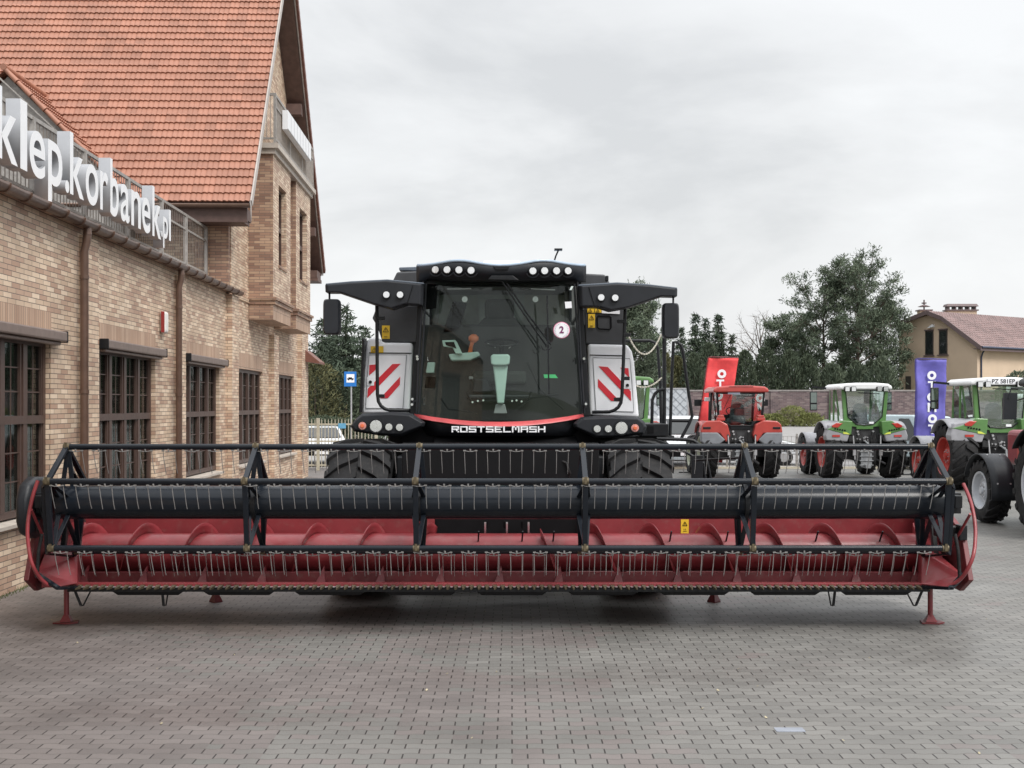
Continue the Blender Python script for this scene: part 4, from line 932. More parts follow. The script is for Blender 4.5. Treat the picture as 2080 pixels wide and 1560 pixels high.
    for L in ([(300, 660), (508, 660), (488, 957), (282, 955), (290, 800)], [(1545, 675), (1750, 680), (1760, 800), (1772, 975), (1562, 968), (1553, 820)]):
        m = MB(); m.poly([C(a, b, Yp) for a, b in L], (0, .01, 0)); dr = m.build('access_door', M_white, cb, bevel=.004)
        m = MB(); m.tube([C(a, b, Yp + .002) for a, b in L], .006, 5, close=True); m.build('door_seam', M_gray, dr)
        m = MB(); hx = (308, 808) if L[0][0] < 1000 else (1736, 826); c = C(*hx, Yp - .008); m.box((c.x - .045, c.y - .004, c.z - .05), (c.x + .045, c.y + .006, c.z + .06)); m.build('latch_plate', M_white, dr, bevel=.004)
        m = MB(); m.tube([c + Vector((0, -.004, -.005)), c + Vector((0, -.02, -.005))], .02, 10); m.build('latch', M_black, dr)
        for hz in (0, 3):
            pass
    m = MB()
    for L in ([(300, 648), (537, 650)], [(1527, 660), (1716, 664)]): m.bar(C(*L[0], Yp), C(*L[1], Yp), .008, .012)
    m.build('panel_gap', M_dark, cb)
    RS = [[(302, 715), (341, 712), (334, 744), (300, 774)], [(430, 710), (476, 708), (420, 765), (290, 899), (294, 846)], [(473, 780), (471, 825), (404, 900), (362, 900)],
          [(1697, 730), (1742, 733), (1747, 787), (1722, 762)], [(1575, 722), (1627, 726), (1697, 800), (1755, 862), (1757, 915), (1640, 792)], [(1573, 792), (1695, 917), (1645, 915), (1573, 838)]]
    for L in RS:
        m = MB(); m.poly([C(a, b, Yp - .007) for a, b in L], (0, .005, 0)); m.build('hazard_stripe', M_redstripe, cb)
    # yellow labels
    for (x0, x1, y0, y1, Y) in ((372, 415, 496, 570, 14.785), (310, 380, 611, 646, 14.735), (1518, 1556, 432, 508, 14.785), (1514, 1552, 397, 424, 14.785), (1556, 1592, 397, 424, 14.785)):
        A = C(x0, y1, Y); B = C(x1, y0, Y); m = MB(); m.box((A.x, Y - .004, A.z), (B.x, Y + .001, B.z)); lb = m.build('warning_label', M_yellow, cb)
        m = MB(); h = min(B.x - A.x, B.z - A.z) * .7; tallish = (B.z - A.z) > (B.x - A.x)
        warn(m, (A.x + B.x) / 2 if tallish else A.x + h * .8, Y - .007, B.z - h * .75, h)
        if tallish: m.bar(((A.x + B.x) / 2 - h * .3, Y - .006, A.z + h * .4), ((A.x + B.x) / 2 + h * .3, Y - .006, A.z + h * .4), h * .5, h * .06)
        m.build('pictogram', mat('label_ink', (.12,.08,.02), .6), lb)
    m = MB(); A = C(1556, 410, 14.786); m.poly([C(a, b, 14.786) for a, b in ((1594, 408), (1694, 410), (1694, 432), (1594, 427))], (0, .004, 0)); m.build('white_label', M_white, cb)
    fr = [(1568, 450), (1572, 442), (1635, 442), (1645, 450), (1646, 508), (1638, 518), (1580, 515), (1570, 505)]
    outline(fr, 'panel_window_frame', M_dark, .009, 14.79)
    # hand rails in front of side panels
    def rail_(pts, r=.021, nm='grab_rail'):
        pr = [C(*p) for p in pts]; m = MB(); m.tube(pr, r, 10); return m.build(nm, M_black, cb, smooth=60)
    rail_([(343, 370, 14.45), (345, 700, 14.4), (347, 880, 14.4), (352, 918, 14.4), (366, 942, 14.4), (386, 958, 14.4), (410, 966, 14.42), (528, 968, 14.5)])
    rail_([(1724, 395, 14.45), (1714, 700, 14.4), (1706, 880, 14.4), (1700, 925, 14.4), (1686, 950, 14.4), (1662, 968, 14.4), (1635, 976, 14.42), (1542, 978, 14.5)])
    m = MB()
    for (a, b, s) in ((365, 455, 1), (366, 888, 1), (1700, 473, -1), (1733, 548, 1), (1728, 790, 1), (1682, 906, -1)):
        c = C(a, b, 14.42); m.box((c.x - .045, c.y - .02, c.z - .022), (c.x + .045, c.y + .04, c.z + .022))
    m.build('rail_bracket', M_black, cb, bevel=.005)
    # ladder platform on the right
    def pr(pts, r, Y, nm='platform_rail', mt=M_black):
        m = MB(); m.tube([P(a, b, Y) for a, b in pts], r, 10); return m.build(nm, mt, cb, smooth=60)
    pr([(1243, 692), (1320, 692), (1330, 696), (1336, 706), (1341, 780), (1343, 862)], .020, 15.6)
    pr([(1349.5, 680), (1349, 862)], .026, 15.4)
    pr([(1324, 862), (1325, 812), (1330, 800), (1338, 793), (1350, 791)], .021, 15.3)
    pr([(1361, 888), (1364, 780), (1368, 694), (1376, 695), (1383, 701), (1387, 712), (1396, 780), (1406, 846), (1399, 862), (1384, 890)], .020, 15.0, 'ladder_rail')
    pr([(1363, 854.5), (1404, 855)], .020, 15.02, 'ladder_rail')
    pr([(1334, 891), (1395, 893), (1408, 895), (1420, 903), (1425, 915), (1432, 975)], .022, 14.6, 'ladder_rail')
    pr([(1383, 914), (1405, 925), (1430, 942)], .016, 14.5, 'ladder_rail')
    pr([(1434, 925), (1444, 975)], .016, 14.5, 'ladder_rail')
    m = MB(); A = P(1303, 886, 14.7); B = P(1358, 861, 14.7); m.box((A.x, 14.7, A.z), (B.x, 15.9, B.z)); m.box((A.x - .5, 14.9, A.z - .06), (B.x + .1, 16.4, A.z)); pf = m.build('platform', M_black, cb, bevel=.008)
    m = MB(); A = P(1316, 880, 14.68); B = P(1328, 866, 14.68); m.box((A.x, 14.69, A.z), (B.x, 14.699, B.z)); m.build('platform_slot', M_dark, pf)
    m = MB(); A = P(1405, 975, 14.4); B = P(1428, 925, 14.4); m.box((A.x, 14.4, A.z), (B.x, 14.46, B.z)); m.build('ladder_side', M_black, cb, bevel=.006)
    for (a, b, sag) in (((1276, 680), (1343, 679), 40), ((1271, 768), (1344, 767), 19)):
        m = MB(); n = 26
        for i in range(n):
            t0, t1 = i / n, (i + 1.15) / n
            f = lambda t: P(a[0] + (b[0] - a[0]) * t, a[1] + (b[1] - a[1]) * t + sag * 4 * t * (1 - t), 15.0 + .4 * t)
            p, q_ = f(t0), f(min(1, t1)); m.bar(p, q_, .020 if i % 2 else .008, .008 if i % 2 else .020)
        m.build('chain', mat('pale_chain', (.5,.47,.40), .5), cb)
    # cab interior
    m = MB(); a = C(640, 960, 14.9); b = C(1420, 960, 14.9)
    m.box((a.x, 14.55, 1.93), (b.x, 15.9, 1.97)); m.box((a.x, 15.86, 1.97), (b.x, 15.9, 3.68)); 
    m.build('cab_floor', mat('cab_grey', (.34,.37,.34), .7), cb)
    m = MB(); m.box((a.x, 14.5, 3.66), (b.x, 15.9, 3.70)); m.box((a.x - .03, 15.2, 1.97), (a.x, 15.35, 3.66)); m.box((b.x, 15.2, 1.97), (b.x + .03, 15.35, 3.66)); m.build('cab_frame', M_blacks, cb)
    M_seat = mat('dark_seat_fabric', (.05,.055,.054), .85, bump=.3)
    m = MB(); c = C(1025, 600, 15.3); m.poly([(c.x - .33, 15.25, 2.62), (c.x + .33, 15.25, 2.62), (c.x + .35, 15.27, 2.9), (c.x + .29, 15.3, 3.2), (c.x + .20, 15.32, 3.33), (c.x - .20, 15.32, 3.33), (c.x - .29, 15.3, 3.2), (c.x - .35, 15.27, 2.9)], (0, .14, 0)); st = m.build('driver_seat', M_seat, cb, bevel=.05, seg=3)
    m = MB(); m.box((c.x - .19, 15.28, 3.30), (c.x + .19, 15.42, 3.56)); m.build('headrest', M_seat, st, bevel=.06, seg=3)
    m = MB(); m.box((c.x - .34, 14.85, 2.45), (c.x + .34, 15.3, 2.62)); m.box((c.x - .5, 14.95, 2.0), (c.x + .5, 15.3, 2.44)); m.build('seat_cushion', M_seat, st, bevel=.04)
    M_pale = mat('pale_green_grey_plastic', (.42,.56,.52), .45, var=.04)
    m = MB(); m.poly([C(x, y, 14.55) for x, y in ((988, 715), (1072, 715), (1060, 830), (1050, 930), (1012, 930), (1002, 830))], (0, .12, 0)); m.poly([C(x, y, 14.5) for x, y in ((975, 665), (990, 655), (1070, 655), (1085, 665), (1080, 712), (1060, 718), (998, 718), (978, 712))], (0, .16, 0)); sc_ = m.build('steering_column', M_pale, cb, bevel=.02, seg=3)
    m = MB(); m.poly([C(x, y, 14.6) for x, y in ((1005, 932), (1055, 932), (1068, 985), (992, 985))], (0, .1, 0)); m.build('column_foot', M_gray, sc_, bevel=.01)
    m = MB(); c2 = C(1036, 592, 14.62); m.tube([c2 + Vector((.20 * math.cos(t), .17 * math.sin(t), .05 * math.sin(t))) for t in [2 * math.pi * i / 30 for i in range(30)]], .014, 8, close=True); m.tube([c2, c2 + Vector((0, .03, -.12))], .03, 10); stw = m.build('steering_wheel', M_black, cb, smooth=60)
    m = MB(); m.bar(c2 + Vector((-.17, -.05, -.01)), c2 + Vector((-.07, -.03, -.06)), .025, .008); m.bar(c2 + Vector((.15, -.05, -.02)), c2 + Vector((.09, -.03, -.07)), .02, .008); m.bar(c2 + Vector((-.03, -.05, -.05)), c2 + Vector((.04, -.05, -.05)), .02, .01); m.build('spoke', M_silver, stw)
    m = MB(); m.poly([C(x, y, 14.6) for x, y in ((705, 578), (780, 576), (790, 590), (820, 655), (780, 652), (765, 620), (712, 612))], (0, .05, 0)); dp = m.build('display', M_pale, cb, bevel=.01)
    m = MB(); m.poly([C(x, y, 14.595) for x, y in ((722, 588), (772, 587), (786, 625), (770, 618), (728, 606))], (0, .004, 0)); m.build('screen', M_dark, dp)
    m = MB(); m.poly([C(x, y, 14.65) for x, y in ((740, 655), (910, 640), (918, 665), (860, 690), (755, 692))], (0, .5, 0)); m.build('armrest', M_pale, cb, bevel=.02)
    m = MB(); c3 = C(881, 568, 14.7); m.lathe([(-.055, 0), (-.05, .03), (-.02, .062), (.02, .062), (.05, .03), (.055, 0)], 'z', c3, 16); m.tube([c3, C(868, 610, 14.7), C(862, 648, 14.75)], [.03, .022, .03], 10); m.build('joystick', mat('orange_plastic', (.72,.20,.09), .4), cb, smooth=50)
    m = MB(); m.poly([C(x, y, 15.0) for x, y in ((640, 640), (690, 630), (700, 700), (690, 860), (620, 850))], (0, .3, 0)); m.build('side_console', M_gray, cb, bevel=.03)
    m = MB(); m.poly([C(x, y, 15.2) for x, y in ((790, 700), (835, 700), (835, 860), (760, 855))], (0, .1, 0)); m.build('control_box', mat('brown_shade', (.12,.06,.05), .6), cb, bevel=.02)
    m = MB(); m.poly([C(x, y, 15.1) for x, y in ((1180, 600), (1200, 585), (1300, 585), (1350, 610), (1390, 800), (1200, 820))], (0, .4, 0)); m.build('instructor_seat', M_seat, cb, bevel=.04)
    m = MB(); m.poly([C(x, y, 15.05) for x, y in ((1215, 808), (1390, 810), (1390, 824), (1215, 824))], (0, .04, 0)); m.build('step_edge', M_pale, cb)
    m = MB(); m.poly([C(x, y, 14.5) for x, y in ((1270, 768), (1335, 768), (1350, 788), (1275, 788))], (0, .005, 0)); m.build('green_label', mat('green_label', (.07,.55,.20), .4), cb)
    m = MB(); c4 = C(832, 350, 14.3); m.tube([c4, c4 + Vector((0, .03, 0))], .035, 16); c4 = C(1225, 350, 14.4); m.tube([c4, c4 + Vector((0, .03, 0))], .035, 16); m.tube([C(735, 293, 14.4), C(868, 291, 14.4)], .007, 6); m.tube([C(1200, 292, 14.4), C(1335, 298, 14.4)], .007, 6); m.build('interior_fitting', M_silver, cb)
    m = MB(); m.poly([C(x, y, 14.9) for x, y in ((768, 360), (845, 370), (800, 530), (706, 540))], (0, .05, 0)); m.poly([C(x, y, 14.5) for x, y in ((620, 270), (680, 270), (672, 400), (612, 405))], (0, .05, 0)); m.build('dark_screen', M_dark, cb, bevel=.01)
    m = MB()
    for pts in ([(845, 870), (870, 920), (1190, 900), (1200, 860)], [(700, 900), (740, 960), (900, 985)], [(1120, 960), (1200, 900), (1350, 880)], [(1180, 700), (1250, 850), (1380, 960)]): m.tube([C(x, y, 14.6) for x, y in pts], .012, 6)
    m.build('pedal_linkage', M_black, cb)
    m = MB(); m.poly([C(x, y, 15.84) for x, y in ((900, 300), (1170, 300), (1150, 470), (915, 470))], (0, .01, 0)); m.build('rear_window', mat('rear_window_daylight', (.34,.40,.38), .2), cb)  # opaque pale pane: daylight behind the seat put into its colour
    for (nm, mt, pts, Yq, th_) in (('window_post', M_gray, ((655, 300), (690, 300), (680, 620), (640, 620)), 15.3, .08), ('window_post', M_gray, ((1385, 300), (1412, 300), (1425, 620), (1395, 620)), 15.3, .08),
            ('sun_blind', mat('grey_blind', (.10,.105,.11), .7), ((700, 262), (1350, 262), (1345, 300), (705, 300)), 14.75, .03), ('air_duct', M_pale, ((625, 700), (668, 700), (660, 760), (615, 760)), 14.8, .15), ('air_duct', M_pale, ((612, 775), (680, 775), (672, 850), (602, 850)), 14.9, .15),
            ('fuse_cover', M_gray, ((855, 778), (915, 778), (915, 796), (855, 796)), 14.86, .02), ('door_pocket', M_gray, ((1400, 620), (1440, 610), (1462, 900), (1420, 930)), 15.0, .1), ('arm_rest', M_seat, ((1120, 640), (1150, 640), (1152, 690), (1118, 690)), 14.95, .35)):
        m = MB(); m.poly([C(x, y, Yq) for x, y in pts], (0, th_, 0)); m.build(nm, mt, cb, bevel=.012)
    for (x, y) in ((905, 915), (935, 912), (1095, 915), (1120, 912), (1148, 918), (875, 922)):
        m = MB(); m.tube([C(x, y, 14.55), C(x, y, 14.6)], .013, 8); m.build('switch_knob', M_chrome, cb)
    m = MB(); m.poly([C(x, y, 14.6) for x, y in ((850, 880), (1200, 880), (1210, 905), (840, 905))], (0, .25, 0)); m.poly([C(x, y, 14.7) for x, y in ((885, 790), (960, 790), (990, 870), (870, 870))], (0, .2, 0)); m.build('pedal_box', M_blacks, cb, bevel=.02)
    # wiper
    m = MB(); m.tube([C(1040, 250, 13.97), C(1160, 430, 13.95), C(1288, 612, 14.02)], .010, 6); m.tube([C(1066, 260, 13.97), C(1180, 430, 13.95), C(1312, 604, 14.03)], .010, 6); m.tube([C(1258, 612, 14.0), C(1268, 632, 14.0), C(1300, 632, 14.01), C(1312, 618, 14.02)], .008, 6); wp = m.build('wiper', M_black, cb, smooth=50)
    m = MB(); m.bar(C(1290, 330, 14.03), C(1300, 880, 14.0), .018, .02); m.build('wiper_blade', M_black, wp)
    # stickers on the glass
    m = MB(); c5 = C(1370, 522, 14.13); m.lathe([(0, 0), (0, .098)], 'y', c5 + Vector((0, -.02, 0)), 32); m.add([], []); o = m.build('round_sticker', mat('pink_sticker_ring', (.75,.25,.40), .4), cb, solid=.003)
    m = MB(); m.lathe([(0, 0), (0, .090)], 'y', c5 + Vector((0, -.024, 0)), 32); m.build('sticker_face', M_white, o, solid=.003)
    Mt = Matrix.Translation(c5 + Vector((0, -.03, 0)) - ORG[cb.name]) @ Matrix.Rotation(R(90), 4, 'X'); text('sticker_number', '2', .11, mat('purple_ink', (.18,.03,.12), .5), o, Mt, .001, .003)
    m = MB()
    for i in range(24):
        if i in (5, 6, 17, 18): continue
        t = 2 * math.pi * i / 24; p = c5 + Vector((.072 * math.cos(t), -.028, .072 * math.sin(t))); m.bar(p, p + Vector((.012 * math.cos(t), 0, .012 * math.sin(t))), .005, .002)
    m.build('sticker_ring_text', mat('purple_ink', (.18,.03,.12)), o)
    m = MB(); m.poly([C(x, y, 14.20) for x, y in ((1388, 364), (1425, 362), (1428, 398), (1392, 401))], (0, .004, 0)); m.build('white_sticker', M_white, cb)
combine()
# ---------------------------------------------------------------- tractors (seen from behind; local: x right, y ahead, z up)
M_tglass = glass('pale_cab_glass', (.90, .95, .94), .19)
M_green = mat('tractor_green', (.095,.215,.065), .34, coat=.4, var=.08)
M_fendgrey = mat('fender_grey', (.30,.30,.32), .45)
M_tred = mat('tractor_red', (.40,.05,.04), .34, coat=.4, var=.08)
M_mech = mat('dark_cast_iron', (.035,.035,.037), .55, var=.3, scale=10)
def rrect(x0, x1, z0, z1, r, y, n=5, cut=None):
    pts = []
    for cx, cz, a0 in ((x1 - r, z0 + r, -90), (x1 - r, z1 - r, 0), (x0 + r, z1 - r, 90), (x0 + r, z0 + r, 180)):
        for i in range(n + 1): a = R(a0 + 90 * i / n); pts.append((cx + r * math.cos(a), y, cz + r * math.sin(a)))
    return pts
def tractor(name, loc, label, st, rz=0, group='tractors parked in a row on the yard'):
    t = empty(name, loc, label, 'tractor', group, rz=rz, org=False)
    body, roofm, rimm, frontf = st['body'], st['roof'], st['rim'], st.get('frontf', M_fendgrey)
    Rr, w, tr = st.get('R', .84), st.get('w', .52), st.get('track', .93); Rf, wf, wb = st.get('Rf', .62), .42, 2.45
    def wheel(nm, x, y, r, ww, rim, rm, s):
        m = MB(); tyre(m, x, y, r, r, ww, rim, nl=18 if r > .7 else 16, ldep=r * .06); wh = m.build(nm, M_rub, t, smooth=35)
        m = MB(); h = s * ww / 2
        m.lathe([(h * .80, rim + .02), (h * .92, rim + .015), (h * .86, rim - .02), (h * .35, rim - .05), (h * .30, rim * .55), (h * .62, rim * .42), (h * .62, rim * .2), (h * .8, rim * .18), (h * .8, 0)], 'x', (x, y, r), 36); rmo = m.build('rim', rm, wh, smooth=40)
        m = MB()
        for k in range(8): a = k * math.pi / 4; m.tube([(x + h * .62, y + rim * .31 * math.cos(a), r + rim * .31 * math.sin(a)), (x + h * .70, y + rim * .31 * math.cos(a), r + rim * .31 * math.sin(a))], .018, 6)
        m.build('hub_bolt', M_silver, wh)
    for s in (-1, 1):
        wheel('rear_wheel', s * tr, 0, Rr, w, Rr * .56, rimm, s); wheel('front_wheel', s * (tr - .02), wb, Rf, wf, Rf * .56, rimm, s)
    # fenders: arc over the rear wheel
    for s in (-1, 1):
        m = MB(); a_in, a_out = tr - w / 2 - .08, tr + w / 2 + .03
        def fa(u, v):
            a = R(50 + 92 * u); r = Rr + .09 + .03 * math.sin(v * math.pi)
            x = s * (a_in + (a_out - a_in) * v); return Vector((x, -r * math.cos(a) * 1.0, Rr + r * math.sin(a)))
        m.grid(fa, 20, 6); fn = m.build('fender', st.get('fend', body), t, smooth=60, solid=.025)
        # rear face of the fender
        zt = Rr * 2 + .12; yf = -.70
        if st['kind'] == 'green':
            pts = [(s * (a_in - .16), yf, zt - .02), (s * (a_in + .12), yf, zt + .0), (s * (a_out - .10), yf, zt - .12), (s * (a_out + .0), yf, zt - .42), (s * (a_out - .02), yf, zt - .56), (s * (a_in - .02), yf, zt - .60), (s * (a_in - .12), yf, zt - .3)]
            m = MB(); m.poly(pts, (0, .35, 0)); fb = m.build('fender_rear', M_fendgrey, fn, bevel=.03)
            pts = [(s * (a_in - .17), yf - .012, zt + .0), (s * (a_in + .14), yf - .012, zt + .02), (s * (a_in + .30), yf - .012, zt - .10), (s * (a_out - .04), yf - .012, zt - .24), (s * (a_in + .06), yf - .012, zt - .38), (s * (a_in - .13), yf - .012, zt - .40)]
            m = MB(); m.poly(pts, (0, .3, 0)); m.build('fender_top', body, fn, bevel=.02)
            m = MB(); c = Vector((s * (a_in + .28), yf - .03, zt - .13)); m.poly([c + Vector((s * x, 0, z)) for x, z in ((-.16, .07), (.02, .08), (.16, -.0), (.14, -.05), (-.02, -.06))], (0, .04, 0)); m.build('tail_light', mat('tail_lens', (.45,.04,.03), .2, coat=.5), fn, bevel=.01)
            m = MB()
            for k in range(5): q = Vector((s * (a_in + .06 + k * .07), yf - .022, zt - .27 + (.0 if k < 5 else 0) + .012 * (k - 0) * (1 if s > 0 else 1))); m.tube([q, q + Vector((0, -.008, 0))], .024, 12)
            m.build('control_button', M_dark, fn)
            m = MB(); m.box((min(s * (a_in + .20), s * (a_in + .42)), yf - .018, zt - .46), (max(s * (a_in + .20), s * (a_in + .42)), yf - .004, zt - .40)); m.build('reflector', mat('tail_lens', (.45,.04,.03)), fn)
            m = MB(); m.poly([(s * (a_in - .10), yf - .017, zt - .39), (s * (a_in + .10), yf - .017, zt - .37), (s * (a_in + .10), yf - .017, zt - .31), (s * (a_in - .0), yf - .017, zt - .33)], (0, .01, 0)); m.build('bright_patch', mat('lime_yellow', (.62,.68,.10), .4), fn)
        else:
            pts = [(s * (a_in - .28), yf, zt - .42), (s * (a_in - .20), yf, zt - .1), (s * (a_in + .02), yf, zt + .02), (s * (a_out - .14), yf, zt + .0), (s * (a_out - .02), yf, zt - .10), (s * (a_out + .02), yf, zt - .34), (s * (a_in + .02), yf, zt - .36), (s * (a_in - .16), yf, zt - .62)]
            m = MB(); m.poly(pts, (0, .45, 0)); fb = m.build('fender_rear', body, fn, bevel=.03)
            pts = [(s * (a_in - .13), yf - .014, zt - .55), (s * (a_in + .10), yf - .014, zt - .33), (s * (a_out + .01), yf - .014, zt - .33), (s * (a_out + .01), yf - .014, zt - .60), (s * (a_out - .1), yf - .014, zt - .68), (s * (a_in + .05), yf - .014, zt - .68)]
            m = MB(); m.poly(pts, (0, .3, 0)); m.build('fender_lower', mat('fender_slate', (.19,.20,.22), .5), fn, bevel=.03)
            m = MB(); q = (s * (a_out - .16), yf - .02, zt - .20); m.box((q[0] - .11, q[1], q[2] - .03), (q[0] + .11, q[1] + .02, q[2] + .03)); m.build('tail_light', M_black, fn, bevel=.01)
            m = MB(); q = (s * (a_in - .02), yf + .1, zt + .08); m.box((q[0] - .12, q[1], q[2] - .07), (q[0] + .12, q[1] + .1, q[2] + .02)); m.box((q[0] - .09, q[1], q[2] + .02), (q[0] + .09, q[1] + .1, q[2] + .09)); m.build('beacon_light', M_orange if False else body, fn, bevel=.015)
    # chassis, hood
    m = MB(); m.box((-.26, -.35, .55), (.26, 1.6, 1.15)); m.box((-tr + .05, -.14, Rr - .16), (tr - .05, .14, Rr + .14)); m.box((-.42, -.3, 1.05), (.42, .5, 1.5)); m.box((-.22, 1.5, .5), (.22, 3.0, 1.0)); m.box((-tr + .1, wb - .08, Rf - .08), (tr - .1, wb + .08, Rf + .08)); m.build('chassis', M_mech, t, bevel=.03)
    m = MB(); m.box((-.36, 1.35, 1.05), (.36, 3.15, 1.72)); m.build('hood', body, t, bevel=.10, seg=3)
    # cab
    zc0, zc1 = 1.58, st.get('top', 2.84); hw0, hw1 = .66, .74 if st['kind'] == 'green' else .72
    cw = st.get('cw', 1.0); hw0 *= cw; hw1 *= cw
    yb, yf2 = -.50, 1.15; zr = zc1 - .20
    pil = st.get('pillar', body); m = MB()
    th = .11 if st['kind'] == 'green' else .05
    for s in (-1, 1):
        m.poly([(s * hw0, yb, zc0), (s * hw1, yb - .02, zr), (s * (hw1 - th), yb - .02, zr), (s * (hw0 - th * 1.1), yb, zc0 + .25), (s * (hw0 - .36), yb, zc0 + .02), (s * (hw0 - .40), yb, zc0 - .04)], (0, .09, 0))
        m.bar((s * hw0, yf2 - .03, zc0 - .1), (s * (hw1 - .06), yf2 - .2, zr), .06, .06); m.bar((s * (hw0 + .08), .38, zc0 - .1), (s * hw1, .34, zr), .05, .05)
        m.bar((s * hw0, yb + .09, zc0 - .04), (s * hw0, yf2, zc0 - .10), .06, .08)
    m.box((-(hw0 - .36), yb, zc0 - .10), ((hw0 - .36), yb + .09, zc0 + .03)); m.box((-hw1, yb - .02, zr - .03), (hw1, yb + .07, zr + .01))
    fr = m.build('cab_frame', pil, t, bevel=.012)
    m = MB()
    if st['kind'] == 'green': m.add([(-(hw1 - th), yb - .025, zr - .02), (hw1 - th, yb - .025, zr - .02), (hw0 - th, yb - .005, zc0 + .26), (hw0 - .36, yb - .005, zc0 + .05), (0, yb - .005, zc0 + .02), (-(hw0 - .36), yb - .005, zc0 + .05), (-(hw0 - th), yb - .005, zc0 + .26)], [tuple(range(7))])
    else: m.add([(-(hw1 - th), yb - .025, zr - .03), (hw1 - th, yb - .025, zr - .03), (hw0 - th + .02, yb - .005, zc0 + .28), (hw0 - .36, yb - .005, zc0 + .0), (-(hw0 - .36), yb - .005, zc0 + .0), (-(hw0 - th + .02), yb - .005, zc0 + .28)], [tuple(range(6))])
    gl_ = m.build('rear_window', M_tglass, t, solid=.006)
    m = MB(); L = m
    vv = [Vector(v.co) for v in gl_.data.vertices]; m.tube([v + Vector((0, -.006, 0)) for v in vv], .016, 6, close=True); m.build('window_seal', M_black, gl_)
    for s in (-1, 1): m = MB(); m.add([(s * hw0, yb + .1, zc0), (s * hw0, yf2 - .05, zc0 - .05), (s * (hw1 - .04), yf2 - .22, zr), (s * hw1, yb + .1, zr)], [(0, 1, 2, 3)]); m.build('side_window', M_tglass, t)
    m = MB(); m.add([(-hw0, yf2, zc0 - .05), (hw0, yf2, zc0 - .05), (hw1 - .06, yf2 - .17, zr), (-(hw1 - .06), yf2 - .17, zr)], [(0, 1, 2, 3)]); m.build('windscreen', M_tglass, t)
    # roof
    m = MB(); rw = hw1 + .10; prof = [(-rw, zr + .0), (-rw + .01, zr + .10), (-rw + .12, zc1 - .03), (-.3, zc1), (.3, zc1), (rw - .12, zc1 - .03), (rw - .01, zr + .10), (rw, zr)]
    m.poly([(x, yb - .12, z) for x, z in prof], (0, yf2 - yb + .1, 0)); rf = m.build('roof', roofm, t, bevel=.05, seg=3)
    m = MB(); m.poly([(-.38, yb - .128, zc1 - .05), (.38, yb - .128, zc1 - .05), (.42, yb - .128, zr + .03), (-.42, yb - .128, zr + .03)], (0, .01, 0)); m.build('roof_panel', roofm if st['kind'] == 'green' else body, rf, bevel=.004)
    if st['kind'] == 'green':
        for x in (-.62, -.42, .40, .60):
            m = MB(); m.box((x * cw - .075, yb - .22, zr - .06), (x * cw + .075, yb - .12, zr + .09)); o = m.build('work_light', M_black, rf, bevel=.015)
            m = MB(); m.box((x * cw - .06, yb - .224, zr - .045), (x * cw + .06, yb - .219, zr + .075)); m.build('lens', M_lamp, o)
    else:
        m = MB(); m.box((-.35, yb - .135, zr + .16), (.35, yb - .12, zr + .175)); m.build('vent_slot', M_dark, rf)
        m = MB(); m.box((-.38, yb - .06, zr - .055), (-.02, yb - .045, zr + .0)); m.build('label_strip', mat('pale_blue_label', (.45,.50,.62), .5), rf)
    if st.get('plate'):
        m = MB(); m.box((-.40, yb - .14, zr + .02), (.34, yb - .130, zr + .17)); pl = m.build('number_plate', M_white, rf)
        Mt = Matrix.Translation((-.0, yb - .143, zr + .09)) @ Matrix.Rotation(R(90), 4, 'X'); text('plate_number', st['plate'], .15, M_dark, pl, Mt, .001, .002)
    # mirrors
    for s in (-1, 1):
        if st['kind'] == 'green':
            m = MB(); m.bar((s * hw1, .9, zr + .05), (s * (hw1 + .50), .95, zr + .10), .05, .06); m.tube([(s * (hw1 + .50), .95, zr + .10), (s * (hw1 + .52), .95, zr - .55)], .012, 6)
            mo = m.build('mirror_arm', M_black, t)
            m = MB(); x = s * (hw1 + .46); m.poly([(x - .11, .93, zr - .62), (x + .11, .93, zr - .62), (x + .11, .93, zr - .04), (x - .11, .93, zr - .04)], (0, .07, 0)); m.build('mirror_housing', M_black, mo, bevel=.02)
            m = MB(); m.box((x - .09, .924, zr - .38), (x + .09, .929, zr - .07)); m.box((x - .09, .924, zr - .59), (x + .09, .929, zr - .43)); m.build('mirror_glass', mat('mirror_glass', (.22,.26,.24), .05, metal=.9, rvar=.02), mo)
        else:
            m = MB(); m.box((s * (hw1 + .10) - .09, .4, zr - .26), (s * (hw1 + .10) + .09, .46, zr - .14)); m.build('side_lamp', M_white, t, bevel=.015)
            m = MB(); m.bar((s * hw1, 1.0, zr - .2), (s * (hw1 + .28), 1.0, zr - .28), .02); m.box((s * (hw1 + .30) - .11, .98, zr - .4), (s * (hw1 + .30) + .11, 1.03, zr - .2)); m.build('mirror', M_black, t, bevel=.02)
    # seat, wheel
    m = MB(); m.box((-.24, .0, 1.62), (.24, .45, 1.8)); m.poly([(-.23, -.02, 1.75), (.23, -.02, 1.75), (.20, -.06, 2.16), (.10, -.06, 2.24), (-.10, -.06, 2.24), (-.20, -.06, 2.16)], (0, .12, 0)); m.build('seat', mat('grey_seat', (.09,.10,.11), .8), t, bevel=.04)
    m = MB(); m.tube([(.19 * math.cos(a), .78 + .12 * math.sin(a), 2.0 + .12 * math.sin(a)) for a in [2 * math.pi * i / 20 for i in range(20)]], .013, 6, close=True); m.box((-.25, .8, 1.5), (.25, 1.05, 1.9)); m.build('steering', M_black, t)
    m = MB(); m.box((-hw0, yb + .12, zc0 - .12), (hw0, yf2, zc0 - .06)); m.box((-hw0 + .03, yb + .12, zc0 - .06), (-.3, .5, zc0 + .12)); m.box((.3, yb + .12, zc0 - .06), (hw0 - .03, .5, zc0 + .12)); m.build('cab_floor', M_mech, t)
